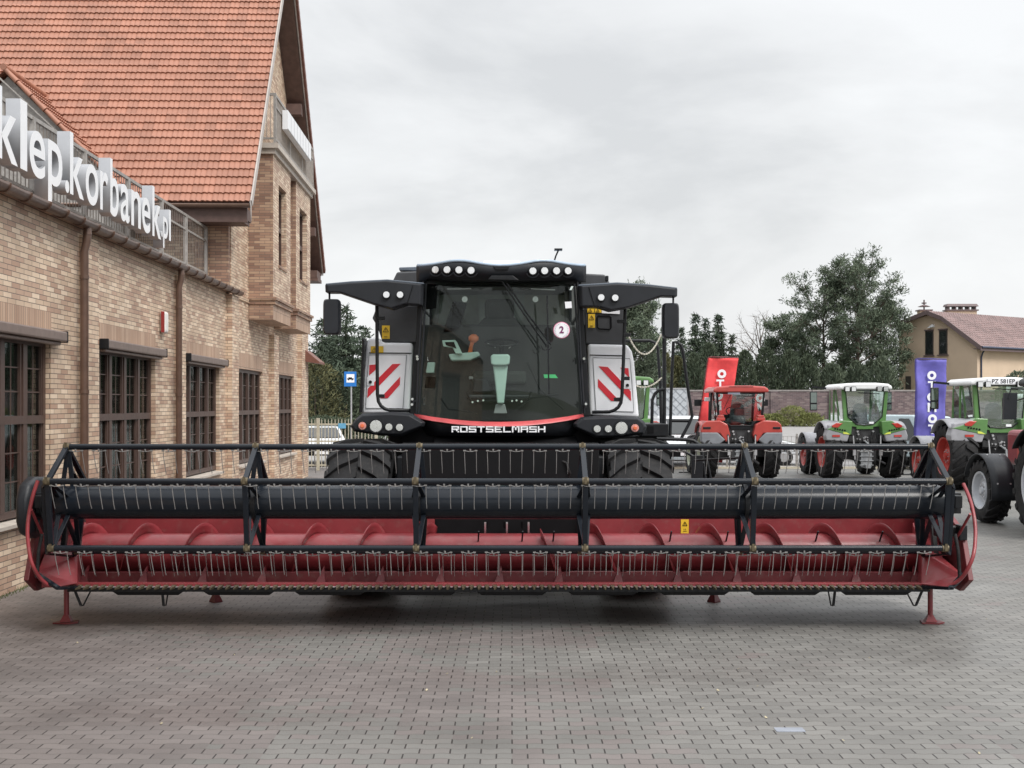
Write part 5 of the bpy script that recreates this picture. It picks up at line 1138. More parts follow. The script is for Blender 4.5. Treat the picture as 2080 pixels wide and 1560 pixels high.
    m = MB(); m.tube([(-.15, yb - .03, zr - .10), (.42, yb - .03, zr - .12)], .010, 6); m.bar((.0, yb - .03, zr - .10), (-.22, yb - .03, zr - .09), .02, .02) if st['kind'] == 'green' else m.tube([(-.28, yb - .03, zr - .04), (-.50, yb - .03, zr - .50)], .008, 6); m.build('rear_wiper', M_black, t)
    if st['kind'] == 'green': m = MB(); m.box((.12, yb - .012, zc0 + .06), (.26, yb - .008, zc0 + .12)); m.build('window_sticker', M_white, t)
    # three point hitch and hydraulics
    random.seed(hash(name) % 7 + 5)
    m = MB(); m.box((-.46, -.45, 1.10), (.46, -.2, 1.56)); m.box((-.30, -.62, .55), (.30, -.3, .95)); m.build('rear_housing', M_mech, t, bevel=.02)
    for s in (-1, 1):
        m = MB(); m.tube([(s * .30, -.45, .62), (s * .42, -1.05, .50)], .03, 8); m.build('lower_link', M_mech, t); m = MB(); m.tube([(s * .46, -.35, 1.35), (s * .40, -.72, 1.30)], .035, 8); m.build('lift_arm', M_mech, t)
        m = MB(); m.tube([(s * .40, -.70, 1.30), (s * .37, -.78, .60)], .022, 8); m.box((s * .385 - .045, -.80, .72), (s * .385 + .045, -.72, .92)); m.build('lift_rod', M_silver, t, bevel=.01)
    m = MB(); m.tube([(0, -.45, 1.15), (.03, -.75, 1.05), (.02, -.80, .75)], .028, 8); m.box((-.07, -.85, .35), (.07, -.35, .45)); m.box((-.16, -.66, .38), (.16, -.60, .95))
    for k in range(4): m.box((-.20, -.68, .42 + k * .13), (.20, -.66, .45 + k * .13))
    m.build('top_link_hitch', M_gray, t, bevel=.005)
    for k in range(14):
        m = MB(); x = random.uniform(-.24, .24); z = random.uniform(.95, 1.42); m.tube([(x, -.46, z), (x, -.53, z)], random.uniform(.018, .032), 8); m.build('hydraulic_coupler', M_silver, t)
    for k in range(7):
        m = MB(); x = random.uniform(-.3, .3); x2 = x + random.uniform(-.2, .2); m.tube([(x, -.5, 1.4), (x, -.62, 1.2), ((x + x2) / 2, -.66, 1.0), (x2, -.6, .8)], .012, 6); m.build('hose', M_rub, t, smooth=60)
    if st.get('ff', True):
        for s in (-1, 1):
            m = MB()
            def ff(u, v): a = R(st.get('fa', 30) + (160 - st.get('fa', 30)) * u); r = Rf + .08; return Vector((s * (tr - .02) + (v - .5) * (wf + .04), wb - r * math.cos(a), Rf + r * math.sin(a)))
            m.grid(ff, 14, 3); fo = m.build('front_fender', frontf, t, smooth=60, solid=.02)
            m = MB()
            for (u, v) in ((.15, .25), (.15, .75), (.5, .25), (.5, .75)): p = ff(u, v); m.tube([p, p + (p - Vector((s * (tr-.02), wb, Rf))).normalized() * .02], .016, 8)
            m.build('fender_bolt', M_silver, fo)
    return t
M_troof = mat('white_roof', (.72,.73,.73), .4, var=.04)
tractor('tractor', (6.72, 35.6, 0), 'red tractor seen from behind, in front of the red banner flag', dict(kind='red', body=M_tred, roof=M_tred, rim=mat('pale_rim', (.40,.42,.33), .5), pillar=M_black, top=2.76, fend=M_tred, track=.92, R=.80, w=.46, ff=False), rz=.0)
g1 = tractor('tractor', (10.35, 35.5, 0), 'green tractor with red rims between the red tractor and the blue banner flag', dict(kind='green', body=M_green, roof=M_troof, rim=M_tred, fend=M_fendgrey, top=2.84, cw=.92, w=.50, track=.92, R=.80))
g2 = tractor('tractor', (12.5, 31.0, 0), 'larger green tractor with huge rear tyre, right of the blue banner flag', dict(kind='green', body=M_green, roof=M_troof, rim=M_tred, fend=M_fendgrey, top=2.90, R=.86, w=.68, track=1.0, cw=.98, plate='PZ 581EP'))
g3 = tractor('tractor', (3.08, 33.5, 0), 'green tractor mostly hidden behind the right side of the combine', dict(kind='green', body=M_green, roof=M_green, rim=M_tred, fend=M_fendgrey, top=2.99), rz=0)
g4 = tractor('tractor', (9.88, 19.85, 0), 'dark red tractor with pale grey rims, cut off by the right picture edge', dict(kind='red', body=mat('deep_red', (.22,.02,.03), .35), roof=M_black, rim=mat('light_grey_rim', (.50,.52,.55), .4), pillar=M_black, top=2.72, fend=M_black, frontf=M_blacks, R=.86, w=.48, Rf=.60, track=.98, fa=-12, cw=1.25))
m = MB(); A = P(1950, 0, 20).x
m.tube([(-1.0, .3, 2.45), (-1.45, .3, 2.48), (-1.5, .3, 2.3)], .015, 6); m.poly([(-1.58, .3, 1.95), (-1.36, .3, 1.95), (-1.34, .3, 2.4), (-1.56, .3, 2.4)], (0, .07, 0)); m.build('wide_mirror', M_blacks, g4, bevel=.03)
m = MB()
for k in range(7): m.box((-.55, 1.25, 1.0 + k * .09), (-.37, 2.0, 1.04 + k * .09))
m.tube([(-.75, 1.2, 1.55), (-.75, 1.2, 1.72)], .12, 14); m.box((-.85, 1.0, .8), (-.5, 1.5, 1.5)); m.build('side_grille', M_tred, g4, bevel=.01)

# ---------------------------------------------------------------- cars beyond the yard fence
def car(name, loc, rz, label, paint, cat='car', L=4.3, W=1.75, H=1.5, van=False, group='cars parked beyond the yard fence', front=True):
    t = empty(name, loc, label, cat, group, rz=rz, org=False)
    # profile along y (front = -y)
    if van: pr = [(-L/2, .45), (-L/2 + .03, .85), (-L/2 + .75, 1.08), (-L/2 + 1.35, H - .06), (-L/2 + 1.8, H), (L/2 - .1, H), (L/2, H - .15), (L/2, .4)]
    else: pr = [(-L/2, .40), (-L/2 + .05, .72), (-L/2 + 1.05, .95), (-L/2 + 1.8, H - .04), (-L/2 + 2.3, H), (L/2 - 1.0, H - .08), (L/2 - .15, .98), (L/2, .9), (L/2, .4)]
    m = MB(); n = len(pr); rows = []
    for s, k in ((-1, .0), (-1, 1), (1, 1), (1, 0)):
        pass
    def wd(z): return W / 2 * (1 - .0 if z < .95 else 1 - .20 * (z - .95) / max(.3, H - .95))
    vs = [(-wd(z), y, z) for y, z in pr] + [(wd(z), y, z) for y, z in pr]
    m.add(vs, [tuple(range(n)), tuple(range(2*n - 1, n - 1, -1))] + [(i, n + i, n + (i+1) % n, (i+1) % n) for i in range(n)])
    b = m.build('body', paint, t, bevel=.06, seg=3)
    for x in (-W/2 + .1, W/2 - .1):
        for y in (-L/2 + .8, L/2 - .8):
            m = MB(); m.lathe([(-.1, .18), (-.1, .30), (-.08, .32), (.08, .32), (.1, .30), (.1, .18)], 'x', (x, y, .32), 20); wh = m.build('wheel', M_rub, t, smooth=40)
            m = MB(); m.lathe([(-.095 if x < 0 else .095, .2), (-.1 if x < 0 else .1, .05), (-.1 if x < 0 else .1, 0)], 'x', (x, y, .32), 14); m.build('rim', M_silver, wh)
    m = MB(); i0 = 2; a, c = pr[2], pr[3]
    f = lambda t_: (a[0] + (c[0] - a[0]) * t_, a[1] + (c[1] - a[1]) * t_)
    p, q = f(.12), f(.9); wa = wd(p[1]) - .1; wc = wd(q[1]) - .12; m.add([(-wa, p[0] - .03, p[1] + .03), (wa, p[0] - .03, p[1] + .03), (wc, q[0] - .03, q[1] + .03), (-wc, q[0] - .03, q[1] + .03)], [(0, 1, 2, 3)])
    m.build('windscreen', M_winglass, t)
    m = MB()
    for s in (-1, 1):
        m = MB(); z0, z1 = 1.0, H - .12; ya = -L/2 + 1.45; ybk = (L/2 - .55) if not van else -L/2 + 2.3
        m.add([(s * (wd(z0) + .012), ya - .25, z0), (s * (wd(z0) + .012), ybk, z0), (s * (wd(z1) + .012), ybk - (.4 if not van else 0), z1), (s * (wd(z1) + .012), ya + .4, z1)], [(0, 1, 2, 3)]); m.build('side_window', M_winglass, t)
    m = MB(); m.box((-W/2 + .35, -L/2 - .02, .42), (W/2 - .35, -L/2 + .04, .62))
    for k in range(4): m.box((-W/2 + .4, -L/2 - .03, .66 + k * .045), (W/2 - .4, -L/2 + .02, .68 + k * .045))
    m.build('grille', M_dark, t)
    for s in (-1, 1): m = MB(); m.box((s * (W/2 - .22) - .16, -L/2 - .02, .66), (s * (W/2 - .22) + .16, -L/2 + .08, .82)); m.build('headlight', M_lamp, t, bevel=.03)
    m = MB(); m.box((-.26, -L/2 - .03, .46), (.26, -L/2 - .02, .57)); m.build('number_plate', M_white, t)
    return t
M_cw = mat('car_white', (.62,.64,.66), .25, coat=.6, var=.03); M_cb = mat('car_pale_blue', (.42,.52,.55), .25, coat=.6, var=.03); M_cs = mat('car_silver', (.40,.42,.45), .25, metal=.4, coat=.5)
def at(px, Y, z=0): p = P(px, HY, Y); return (p.x, Y, z)
car('parked_van', at(1372, 43.0), .05, 'white van facing the camera behind the mesh fence, left of the red tractor', M_cw, 'van', L=4.6, W=1.9, H=1.8, van=True, group=None)
car('parked_car', at(1516, 44.0), 1.35, 'white car behind the fence with its bonnet showing right of the red tractor', M_cw, H=1.42)
car('parked_car', at(1808, 45.5), .2, 'white car roof seen beyond the green tractor with red rims', M_cw, L=4.4, H=1.75)
car('parked_van', at(1866, 41.0), .5, 'pale blue van behind the blue banner flag', M_cb, 'van', L=4.2, W=1.75, H=1.85, van=True, group=None)
car('parked_car', at(648, 44.0), .2, 'white car behind the cream metal fence, by the corner of the brick building', M_cw, H=1.42)
# ---------------------------------------------------------------- fences
M_cream = mat('cream_fence_paint', (.50,.46,.36), .5)
fc = empty('metal_fence', (-8.2, 40, 0), 'cream painted metal bar fence beside the corner of the brick building', 'fence')
m = MB(); x = -7.05
m.box((-7.1, 39.98, 1.52), (-4.6, 40.02, 1.57)); m.box((-7.1, 39.98, .95), (-4.6, 40.02, 1.0)); m.box((-7.1, 39.98, .15), (-4.6, 40.02, .2)); m.build('rail', M_cream, fc)
i = 0
while x < -4.6:
    m = MB(); m.box((x - .012, 39.985, .1), (x + .012, 40.015, 1.68)); m.add([(x - .012, 39.99, 1.68), (x + .012, 39.99, 1.68), (x, 39.99, 1.74), (x, 40.01, 1.74)], [(0, 1, 2), (0, 1, 3)]); m.build('bar', M_cream, fc); x += .112; i += 1
for x in (-6.5, -4.55): m = MB(); m.box((x - .05, 39.95, 0), (x + .05, 40.05, 1.75)); m.build('post', M_cream, fc)
mf = empty('mesh_fence', (3, 41, 0), 'grey welded wire mesh fence along the edge of the yard behind the tractors', 'fence')
m = MB(); xx = 2.6
while xx < 17: m.box((xx - .005, 41.0, .08), (xx + .005, 41.01, 1.12)); xx += .14
for z in (.1, .3, .5, .7, .9, 1.1): m.box((2.6, 40.99, z - .006), (17, 41.0, z + .006))
o = m.build('wire_mesh', M_galv, mf)
for i in range(7): m = MB(); m.box((2.6 + i * 2.4 - .03, 41.02, 0), (2.6 + i * 2.4 + .03, 41.08, 1.2)); m.build('post', M_galv, mf)
m = MB(); m.box((2.6, 40.95, .0), (17, 41.1, .07)); m.build('base_kerb', M_cream, mf)
# the long brick wall across the road
bw_ = empty('boundary_wall', (0, 82, 0), 'long purple brown brick wall with a pale coping across the road', 'wall')
m = MB(); m.box((-40, 82, .4), (34, 82.3, 3.12)); m.build('wall_panel', M_wallbrick, bw_)
m = MB(); m.box((-40, 81.95, 3.12), (34, 82.35, 3.22)); m.build('coping', mat('grey_coping', (.26,.24,.23), .7), bw_)
for i in range(19):
    x = -38 + i * 4; m = MB(); m.box((x - .25, 81.9, .4), (x + .25, 82.0, 3.119)); m.build('pier', M_wallbrick, bw_)
# pale lattice gate
gt = empty('lattice_panel', at(1365, 60, .2), 'pale grey panel with a diagonal lattice pattern, standing behind the ladder of the combine', 'panel')
m = MB(); A = P(1318, 900, 60); B = P(1396, 790, 60); m.box((A.x, 60, A.z), (B.x, 60.08, B.z)); pn = m.build('board', mat('pale_panel', (.42,.45,.48), .6), gt)
m = MB(); wz = B.z - A.z; wx = B.x - A.x
for k in range(-7, 8):
    for s in (1, -1):
        x0 = A.x + k * .42; pts = []
        for t_ in range(41):
            u = t_ / 40 * wz; x = x0 + (u if s > 0 else wz - u)
            if A.x <= x <= B.x: pts.append((x, 59.99, A.z + u))
        if len(pts) > 1: m.bar(pts[0], pts[-1], .03, .02)
m.build('lattice', mat('lattice_grey', (.27,.29,.32), .6), gt)
m = MB(); m.box((B.x, 59.97, A.z), (B.x + .06, 60.1, B.z)); m.box((A.x, 59.97, B.z), (B.x + .06, 60.1, B.z + .05)); m.build('frame', M_silver, gt)
# white cabinet under it
ct = empty('white_skip', at(1378, 46, 0), 'white metal box container beside the combine ladder', 'container')
m = MB(); A = P(1362, 935, 46); B = P(1404, 853, 46); m.box((A.x, 46, .05), (B.x, 47.2, B.z - .22)); m.build('box', mat('pale_panel', (.42,.45,.48)), ct, bevel=.03); m = MB(); m.box((A.x - .03, 45.95, B.z - .219), (B.x + .03, 47.25, B.z)); m.build('lid', M_cw, ct, bevel=.02)
# bus stop sign
M_blue = mat('sign_blue', (.02,.17,.52), .4)
bs = empty('bus_stop_sign', at(711, 55, 0), 'blue and white bus stop sign with a vehicle pictogram on a thin grey pole', 'road sign')
m = MB(); p = P(712, 770, 55); m.tube([(p.x + .03, 55.05, .2), (p.x + .03, 55.05, p.z + .3)], .035, 8); m.build('pole', M_silver, bs)
m = MB(); A = P(699, 785, 55); B = P(724, 755, 55); m.box((A.x, 54.98, A.z), (B.x, 55.0, B.z)); sg = m.build('sign_plate', M_blue, bs, bevel=.01)
m = MB(); C1 = P(704, 777, 55); C2 = P(720, 760, 55); m.box((C1.x, 54.97, C1.z), (C2.x, 54.978, C2.z)); m.build('white_field', M_white, sg)
m = MB(); cx = (C1.x + C2.x) / 2; cz = (C1.z + C2.z) / 2; m.box((cx - .15, 54.962, cz - .05), (cx + .15, 54.969, cz + .0)); m.box((cx - .09, 54.962, cz + .0), (cx + .07, 54.969, cz + .045)); m.tube([(cx - .08, 54.965, cz - .06), (cx - .08, 54.96, cz - .06)], .03, 10); m.tube([(cx + .08, 54.965, cz - .06), (cx + .08, 54.96, cz - .06)], .03, 10); m.build('vehicle_pictogram', M_dark, sg)
sg2 = MB(); A = P(696, 869, 41); B = P(711, 859, 41); sg2.box((A.x, 39.95, A.z), (B.x, 39.97, B.z)); o2 = sg2.build('fence_notice', mat('pale_blue_sign', (.15,.42,.65), .4), None, org=Vector((A.x, 39.96, A.z))); tag(o2, 'small light blue notice plate on the cream fence', 'sign')
# ---------------------------------------------------------------- banner flags
def banner(name, loc, label, colr, hgt, wid, lean, curve, col2=None):
    t = empty(name, loc, label, 'flag', 'tall banner flags', org=False)
    def bf(u, v):
        x = wid * (u) + lean * v; return Vector((x, .05 * math.sin(u * 5 + v * 7) + .02 * math.sin(v * 23), .35 + hgt * v - .02 * u))
    m = MB(); m.grid(bf, 14, 40); m.build('cloth', colr, t, smooth=80, solid=.004)
    pole = [bf(0, v / 20) + Vector((-.02, 0, 0)) for v in range(21)]; pole += [bf(.04, 1) + Vector((0, 0, .03)), bf(.5, 1) + Vector((0, 0, .035)), bf(1, 1) + Vector((0, 0, .02))]
    m = MB(); m.tube([(0, 0, .02)] + pole, .018, 6); m.build('pole', M_redd if 'red' in label.split(' banner')[0] else mat('flag_pole_navy', (.05,.04,.20), .4), t, smooth=60)
    m = MB(); m.bar((-.45, 0, .02), (.45, 0, .02), .05, .03); m.bar((0, -.45, .03), (0, .45, .03), .05, .02); m.build('cross_base', M_black, t)
    word = 'OTOMOTO'; step = .1036
    for i, ch in enumerate(word):
        v = 1 - (.15 + i * .1036); c = bf(.52, v)
        if ch == 'O':
            m = MB()
            rr = wid * .15
            m.lathe([(-.01, rr * .42), (-.01, rr * 1.0), (.0, rr), (.0, rr * .42)], 'y', c + Vector((0, -.07, 0)), 24); m.build('letter', M_white, t)
        else:
            Mt = Matrix.Translation(c + Vector((0, -.07, 0))) @ Matrix.Rotation(R(90), 4, 'X'); text('letter', ch, wid * .42, M_white, t, Mt, .004, .012)
    return t
x0, Y0 = P(1420, 0, 38.5).x, 38.5
hgt = P(0, 727, 38.5).z - .35
banner('banner_flag', (P(1407, 0, 38.5).x, 38.5, 0), 'red banner flag leaning right behind the red tractor, with white letters', mat('flag_red', (.78,.07,.075), .7, bump=.2, bscale=6), hgt, .95, .52, 0)
banner('banner_flag', (P(1859, 0, 37.2).x, 37.2, 0), 'blue violet banner flag with white letters between the two green tractors', mat('flag_violet', (.14,.125,.46), .7, bump=.2, bscale=6), P(0, 730, 37.2).z - .35, .93, .03, 0)
# ---------------------------------------------------------------- house beyond the wall
M_stucco = mat('peach_stucco', (.60,.465,.345), .8, var=.07, scale=.8, bump=.1)
M_htile = tilemat('brown_red_roof_tile', (.19,.125,.118), .3)
HR = R(43); hx = P(1826, 0, 93).x
hs = empty('stucco_house', (hx, 93, 0), 'peach coloured house with a brown tiled roof and chimneys beyond the brick wall', 'house', rz=0, org=False)
# local frame: gable end runs along e1 (to the right and towards camera), ridge along e2 (right and away)
e1 = Vector((math.cos(R(-55)), math.sin(R(-55)), 0)); e2 = Vector((math.cos(R(35)), math.sin(R(35)), 0))
def H(a, b, z): return e1 * a + e2 * b + Vector((0, 0, z))
GW = 6.83; LB = 16.0
def zpix(px_, py_, a, b):      # height for a picture row at local a,b
    p = H(a, b, 0) + Vector((hx, 93, 0)); return CH - (py_ - HY) / F * p.y
ztop = 9.3; zel = 8.45; zer = 6.68; am = 2.86
m = MB(); gp = [H(0, 0, 0), H(GW, 0, 0), H(GW, 0, zer), H(am + 1.28, 0, ztop - .85), H(am, 0, ztop - .25), H(0, 0, zel)]
m.add(gp + [H(0, LB, 0), H(GW, LB, 0), H(GW, LB, zer), H(0, LB, zel)], [(0, 1, 2, 3, 4, 5), (1, 7, 8, 2), (0, 5, 9, 6)]); m.build('wall', M_stucco, hs)
def slope(pa, pb, nrow, b0, b1, mb):
    for i in range(nrow):
        s0, s1 = i / nrow, (i + 1.05) / nrow; n = int((b1 - b0) / .10); vs = []
        for k in range(n + 1):
            b = b0 + (b1 - b0) * k / n; h = .035 * math.sin(b / .3 * 2 * math.pi)
            for s, l in ((s0, .0), (s0, .05), (s1, .0)):
                q = H(pa[0] + (pb[0] - pa[0]) * s, b, pa[1] + (pb[1] - pa[1]) * s + h + l); vs.append(q)
        mb.add(vs, [(k*3+j, k*3+j+1, (k+1)*3+j+1, (k+1)*3+j) for k in range(n) for j in range(2)])
m = MB(); slope((GW + .55, zer - .25), (am + 1.28, ztop - .58), 14, -.5, LB, m); slope((am + 1.285, ztop - .6), (am, ztop), 5, -.5, LB, m); slope((-.5, zel - .1), (am, ztop), 9, -.5, LB, m)
rf = m.build('roof', M_htile, hs, smooth=60)
M_fas = mat('brown_fascia', (.14,.10,.10), .6)
m = MB()
for (a0, z0_), (a1, z1_) in (((-.55, zel - .2), (am, ztop - .12)), ((am, ztop - .12), (am + 1.28, ztop - .62)), ((am + 1.28, ztop - .62), (GW + .6, zer - .35))):
    m.bar(H(a0, -.5, z0_), H(a1, -.5, z1_), .08, .30); m.bar(H(a0, -.22, z0_ - .02), H(a1, -.22, z1_ - .02), .5, .06)
m.bar(H(GW + .58, -.5, zer - .42), H(GW + .58, LB, zer - .42), .1, .26); m.bar(H(GW + .28, -.5, zer - .40), H(GW + .28, LB, zer - .40), .5, .06); m.build('fascia', M_fas, rf)
m = MB(); m.tube([H(GW + .66, -.4, zer - .30), H(GW + .66, LB, zer - .30)], .08, 8); m.tube([H(GW + .62, .2, zer - .3), H(GW + .2, .35, zer - .7), H(GW + .08, .4, zer - 1.0), H(GW + .08, .4, .8)], .06, 8); m.build('gutter', mat('navy_gutter', (.05,.06,.10), .4), hs, smooth=60)
for a in (2.77, 3.98):
    m = MB()
    w_ = .36
    m.poly([H(a - w_, .02, 5.97), H(a + w_, .02, 5.97), H(a + w_, .02, 7.82), H(a - w_, .02, 7.82)], e2 * -.06); wi = m.build('window', mat('dark_window_frame', (.06,.05,.045), .5), hs)
    m = MB(); m.poly([H(a - w_ + .09, -.05, 6.07), H(a + w_ - .09, -.05, 6.07), H(a + w_ - .09, -.05, 7.72), H(a - w_ + .09, -.05, 7.72)], e2 * -.005); m.build('pane', M_winglass, wi)
    m = MB(); m.poly([H(a - w_ - .1, 0, 5.88), H(a + w_ + .1, 0, 5.88), H(a + w_ + .1, 0, 5.965), H(a - w_ - .1, 0, 5.965)], e2 * -.14); m.poly([H(a - w_ - .06, 0, 7.82), H(a + w_ + .02, 0, 7.82), H(a + w_ + .02, 0, 7.91), H(a - w_ - .06, 0, 7.91)], e2 * -.1); m.build('sill', M_fas, wi)
m = MB(); a = .87; m.poly([H(a - .24, .02, 3.4), H(a + .24, .02, 3.4), H(a + .24, .02, 4.4), H(a - .24, .02, 4.4)], e2 * -.06); m.build('window', mat('dark_window_frame', (.06,.05,.045)), hs)
m = MB(); m.poly([H(2.7, -.02, 8.02), H(3.25, -.02, 8.08), H(3.25, -.02, 8.25), H(3.1, -.02, 8.28)], e2 * -.2); m.build('vent_hood', M_white, hs)
for (px_, x_w, zt, fancy) in ((1877, .42, 632, 1), (1951, 1.15, 632, 0)):
    b = 1.6 if fancy else 3.0; base = P(px_, HY, 95); c = base - Vector((hx, 93, 0)); zc = CH + (HY - zt) / F * 95
    m = MB(); m.box((c.x - x_w, c.y - .4, 7.6), (c.x + x_w, c.y + .4, zc)); ch = m.build('chimney', M_stucco, rf, org=Vector((0, 0, 0)))
    m = MB(); m.box((c.x - x_w - .12, c.y - .5, zc), (c.x + x_w + .12, c.y + .5, zc + .1))
    if fancy:
        m.tube([(c.x, c.y, zc + .1), (c.x, c.y, zc + .9)], .06, 8); m.tube([(c.x, c.y, zc + .35), (c.x, c.y, zc + .5)], [.5, .15], 10); m.tube([(c.x, c.y, zc + .6), (c.x, c.y, zc + .68)], [.2, .2], 10)
    else:
        for k in range(5): m.box((c.x - x_w + .1 + k * (2 * x_w - .2) / 4.0 - .05, c.y - .4, zc + .1), (c.x - x_w + .1 + k * (2 * x_w - .2) / 4.0 + .05, c.y + .4, zc + .35))
        m.poly([(c.x - x_w - .12, c.y - .5, zc + .35), (c.x + x_w + .12, c.y - .5, zc + .35), (c.x + x_w - .0, c.y - .4, zc + .55), (c.x - x_w, c.y - .4, zc + .55)], (0, .9, 0))
    m.build('chimney_cap', M_fas, ch)
# ---------------------------------------------------------------- trees
M_bark = mat('bark', (.10,.075,.06), .9, var=.3, bump=.5, bscale=30)
def leafmat(name, a, b_, sc_=.8):
    if name in MATS: return MATS[name]
    m, t, b = nodes_of(name); tc = t.nodes.new('ShaderNodeTexCoord'); n = t.nodes.new('ShaderNodeTexNoise'); n.inputs['Scale'].default_value = sc_; n.inputs['Detail'].default_value = 10; n.inputs['Roughness'].default_value = .75
    t.links.new(tc.outputs['Object'], n.inputs[0]); r = t.nodes.new('ShaderNodeValToRGB'); r.color_ramp.elements[0].position = .36; r.color_ramp.elements[1].position = .64; r.color_ramp.elements[0].color = (*a, 1); r.color_ramp.elements[1].color = (*b_, 1)
    t.links.new(n.outputs[0], r.inputs[0]); t.links.new(r.outputs[0], b.inputs['Base Color']); b.inputs['Roughness'].default_value = .8; b.inputs['Specular IOR Level'].default_value = .25
    MATS[name] = m; return m
L_pine = leafmat('pine_needles', (.06,.085,.06), (.15,.18,.12)); L_spruce = leafmat('spruce_needles', (.04,.062,.045), (.10,.125,.085)); L_thuja = leafmat('thuja_green', (.050,.072,.048), (.105,.128,.082))
L_olive = leafmat('olive_leaves', (.070,.075,.038), (.16,.155,.075)); L_bush = leafmat('juniper_yellow_green', (.12,.14,.045), (.27,.28,.11), 2)
rnd = random.Random(5)
def quad(m, p, d, w_, up=None):
    """a leaf card from p along d"""
    s = d.cross(Vector((rnd.uniform(-1, 1), rnd.uniform(-1, 1), rnd.uniform(-1, 1))))
    if s.length < 1e-4: return
    s = s.normalized() * w_; b = len(m.v); q = p + d
    m.v += [tuple(p - s * .4), tuple(p + s * .4), tuple(q + s * .3), tuple(q - s * .3)]; m.f.append((b, b + 1, b + 2, b + 3)); m.m.append(0)
def rv(s=1.0): return Vector((rnd.gauss(0, 1), rnd.gauss(0, 1), rnd.gauss(0, 1))).normalized() * s
TG = 'trees beyond the brick wall'
def tree_root(name, loc, label, cat='tree', group=TG): return empty(name, loc, label, cat, group, org=False)
def spruce(loc, h, r, label, dens=1.0, mt=None, z0f=.06, name='spruce_tree'):
    t = tree_root(name, loc, label); m = MB(); m.tube([(0, 0, -.3), (0, 0, h * .5), (0, 0, h)], [h * .018, h * .010, .01], 7); tr = m.build('trunk', M_bark, t, smooth=60)
    m = MB(); z = h * z0f
    lv = int(h / .26)
    for i in range(lv):
        f = i / (lv - 1); z = h * (z0f + (1 - z0f) * f) + rnd.uniform(-.12, .12); rr = r * (1 - f) ** .82 * rnd.uniform(.66, 1.18) + .12; nb = max(5, int(11 * (1 - f) + 4)); off = rnd.uniform(0, 6)
        for k in range(nb):
            a = off + 2 * math.pi * k / nb + rnd.uniform(-.25, .25); L = rr * rnd.uniform(.72, 1.1); d = Vector((math.cos(a), math.sin(a), 0)); n = max(3, int(L / .13 * dens))
            for j in range(n):
                s = (j + .5) / n; sag = -.28 * L * s + .16 * L * s * s * 1.4
                p = Vector((0, 0, z)) + d * (L * s) + Vector((0, 0, sag))
                for c_ in range(3):
                    q = d * rnd.uniform(.1, .8) + rv(.75) + Vector((0, 0, -.25)); quad(m, p + rv(.10), q.normalized() * rnd.uniform(.16, .38), rnd.uniform(.06, .12))
    for k in range(6): quad(m, Vector((0, 0, h - .4 + k * .08)), Vector((rnd.uniform(-.2, .2), rnd.uniform(-.2, .2), .25)), .05)
    m.build('crown', mt or L_spruce, t); return t
def limbtree(name, loc, h, label, spread, leaf, base=.35, nl=16, leafn=90, csize=.5, pine=True, bare=False, group=TG, dens=1, top=1.0, ell=None):
    h *= .84; spread *= .86
    t = tree_root(name, loc, label, group=group); tk = MB(); cr = MB(); bend = Vector((rnd.uniform(-.3, .3), rnd.uniform(-.3, .3), 0))
    tp = [Vector((0, 0, -.3)), Vector((0, 0, h * .3)) + bend * .5, Vector((0, 0, h * .65)) + bend, Vector((0, 0, h * .97)) + bend * .4]
    tk.tube(tp, [h * .022, h * .017, h * .010, .03], 8)
    def along(f):
        x = f * 3; i = min(2, int(x)); return tp[i].lerp(tp[i + 1], x - i)
    def clump(p, s):
        n = int(leafn * s)
        for _ in range(n):
            q = p + Vector((rnd.gauss(0, .42), rnd.gauss(0, .42), rnd.gauss(0, .27))) * csize
            d = (rv(1) + Vector((0, 0, .5 if pine else 0))).normalized() * rnd.uniform(.14, .30); quad(cr, q, d, rnd.uniform(.05, .09))
    def branch(p, d, L, r, lvl):
        n = 4; pts = [p]; q = p; dd = d.copy()
        for i in range(n): dd = (dd + rv(.22) + Vector((0, 0, .10))).normalized(); q = q + dd * (L / n); pts.append(q)
        tk.tube(pts, [r * (1 - .75 * i / n) for i in range(n + 1)], 5, cap=False)
        if lvl == 0 or L < .5:
            if not bare: clump(q, 1)
            return
        k = 5 if not bare else 5
        for i in range(k):
            f = .35 + .65 * i / (k - 1); j = min(n - 1, int(f * n)); st = pts[j].lerp(pts[j + 1], f * n - j) if j < n else q
            side = (d + rv(.9)).normalized(); branch(st, side, L * rnd.uniform(.30, .48), r * .4, lvl - 1)
        if not bare: clump(q, 1)
    for i in range(nl):
        f = base + (top - base) * (i / (nl - 1)) ** .9; a = i * 2.4 + rnd.uniform(-.4, .4); prof = math.sin(math.pi * min(1, .22 + .78 * (1 - (f - base) / (1.02 - base)))) ** .7 if ell is None else ell((f - base) / (1 - base))
        L = spread * prof * rnd.uniform(.78, 1.1) + .3; el = .15 + .9 * ((f - base) / (1 - base)) ** 1.5
        branch(along(min(.99, f)), Vector((math.cos(a) * math.cos(el), math.sin(a) * math.cos(el), math.sin(el))).normalized(), L, h * .006 + .01, 2 if L > 1.6 else 1)
    tk.build('trunk', M_bark, t, smooth=60)
    if not bare: cr.build('crown', leaf, t)
    return t
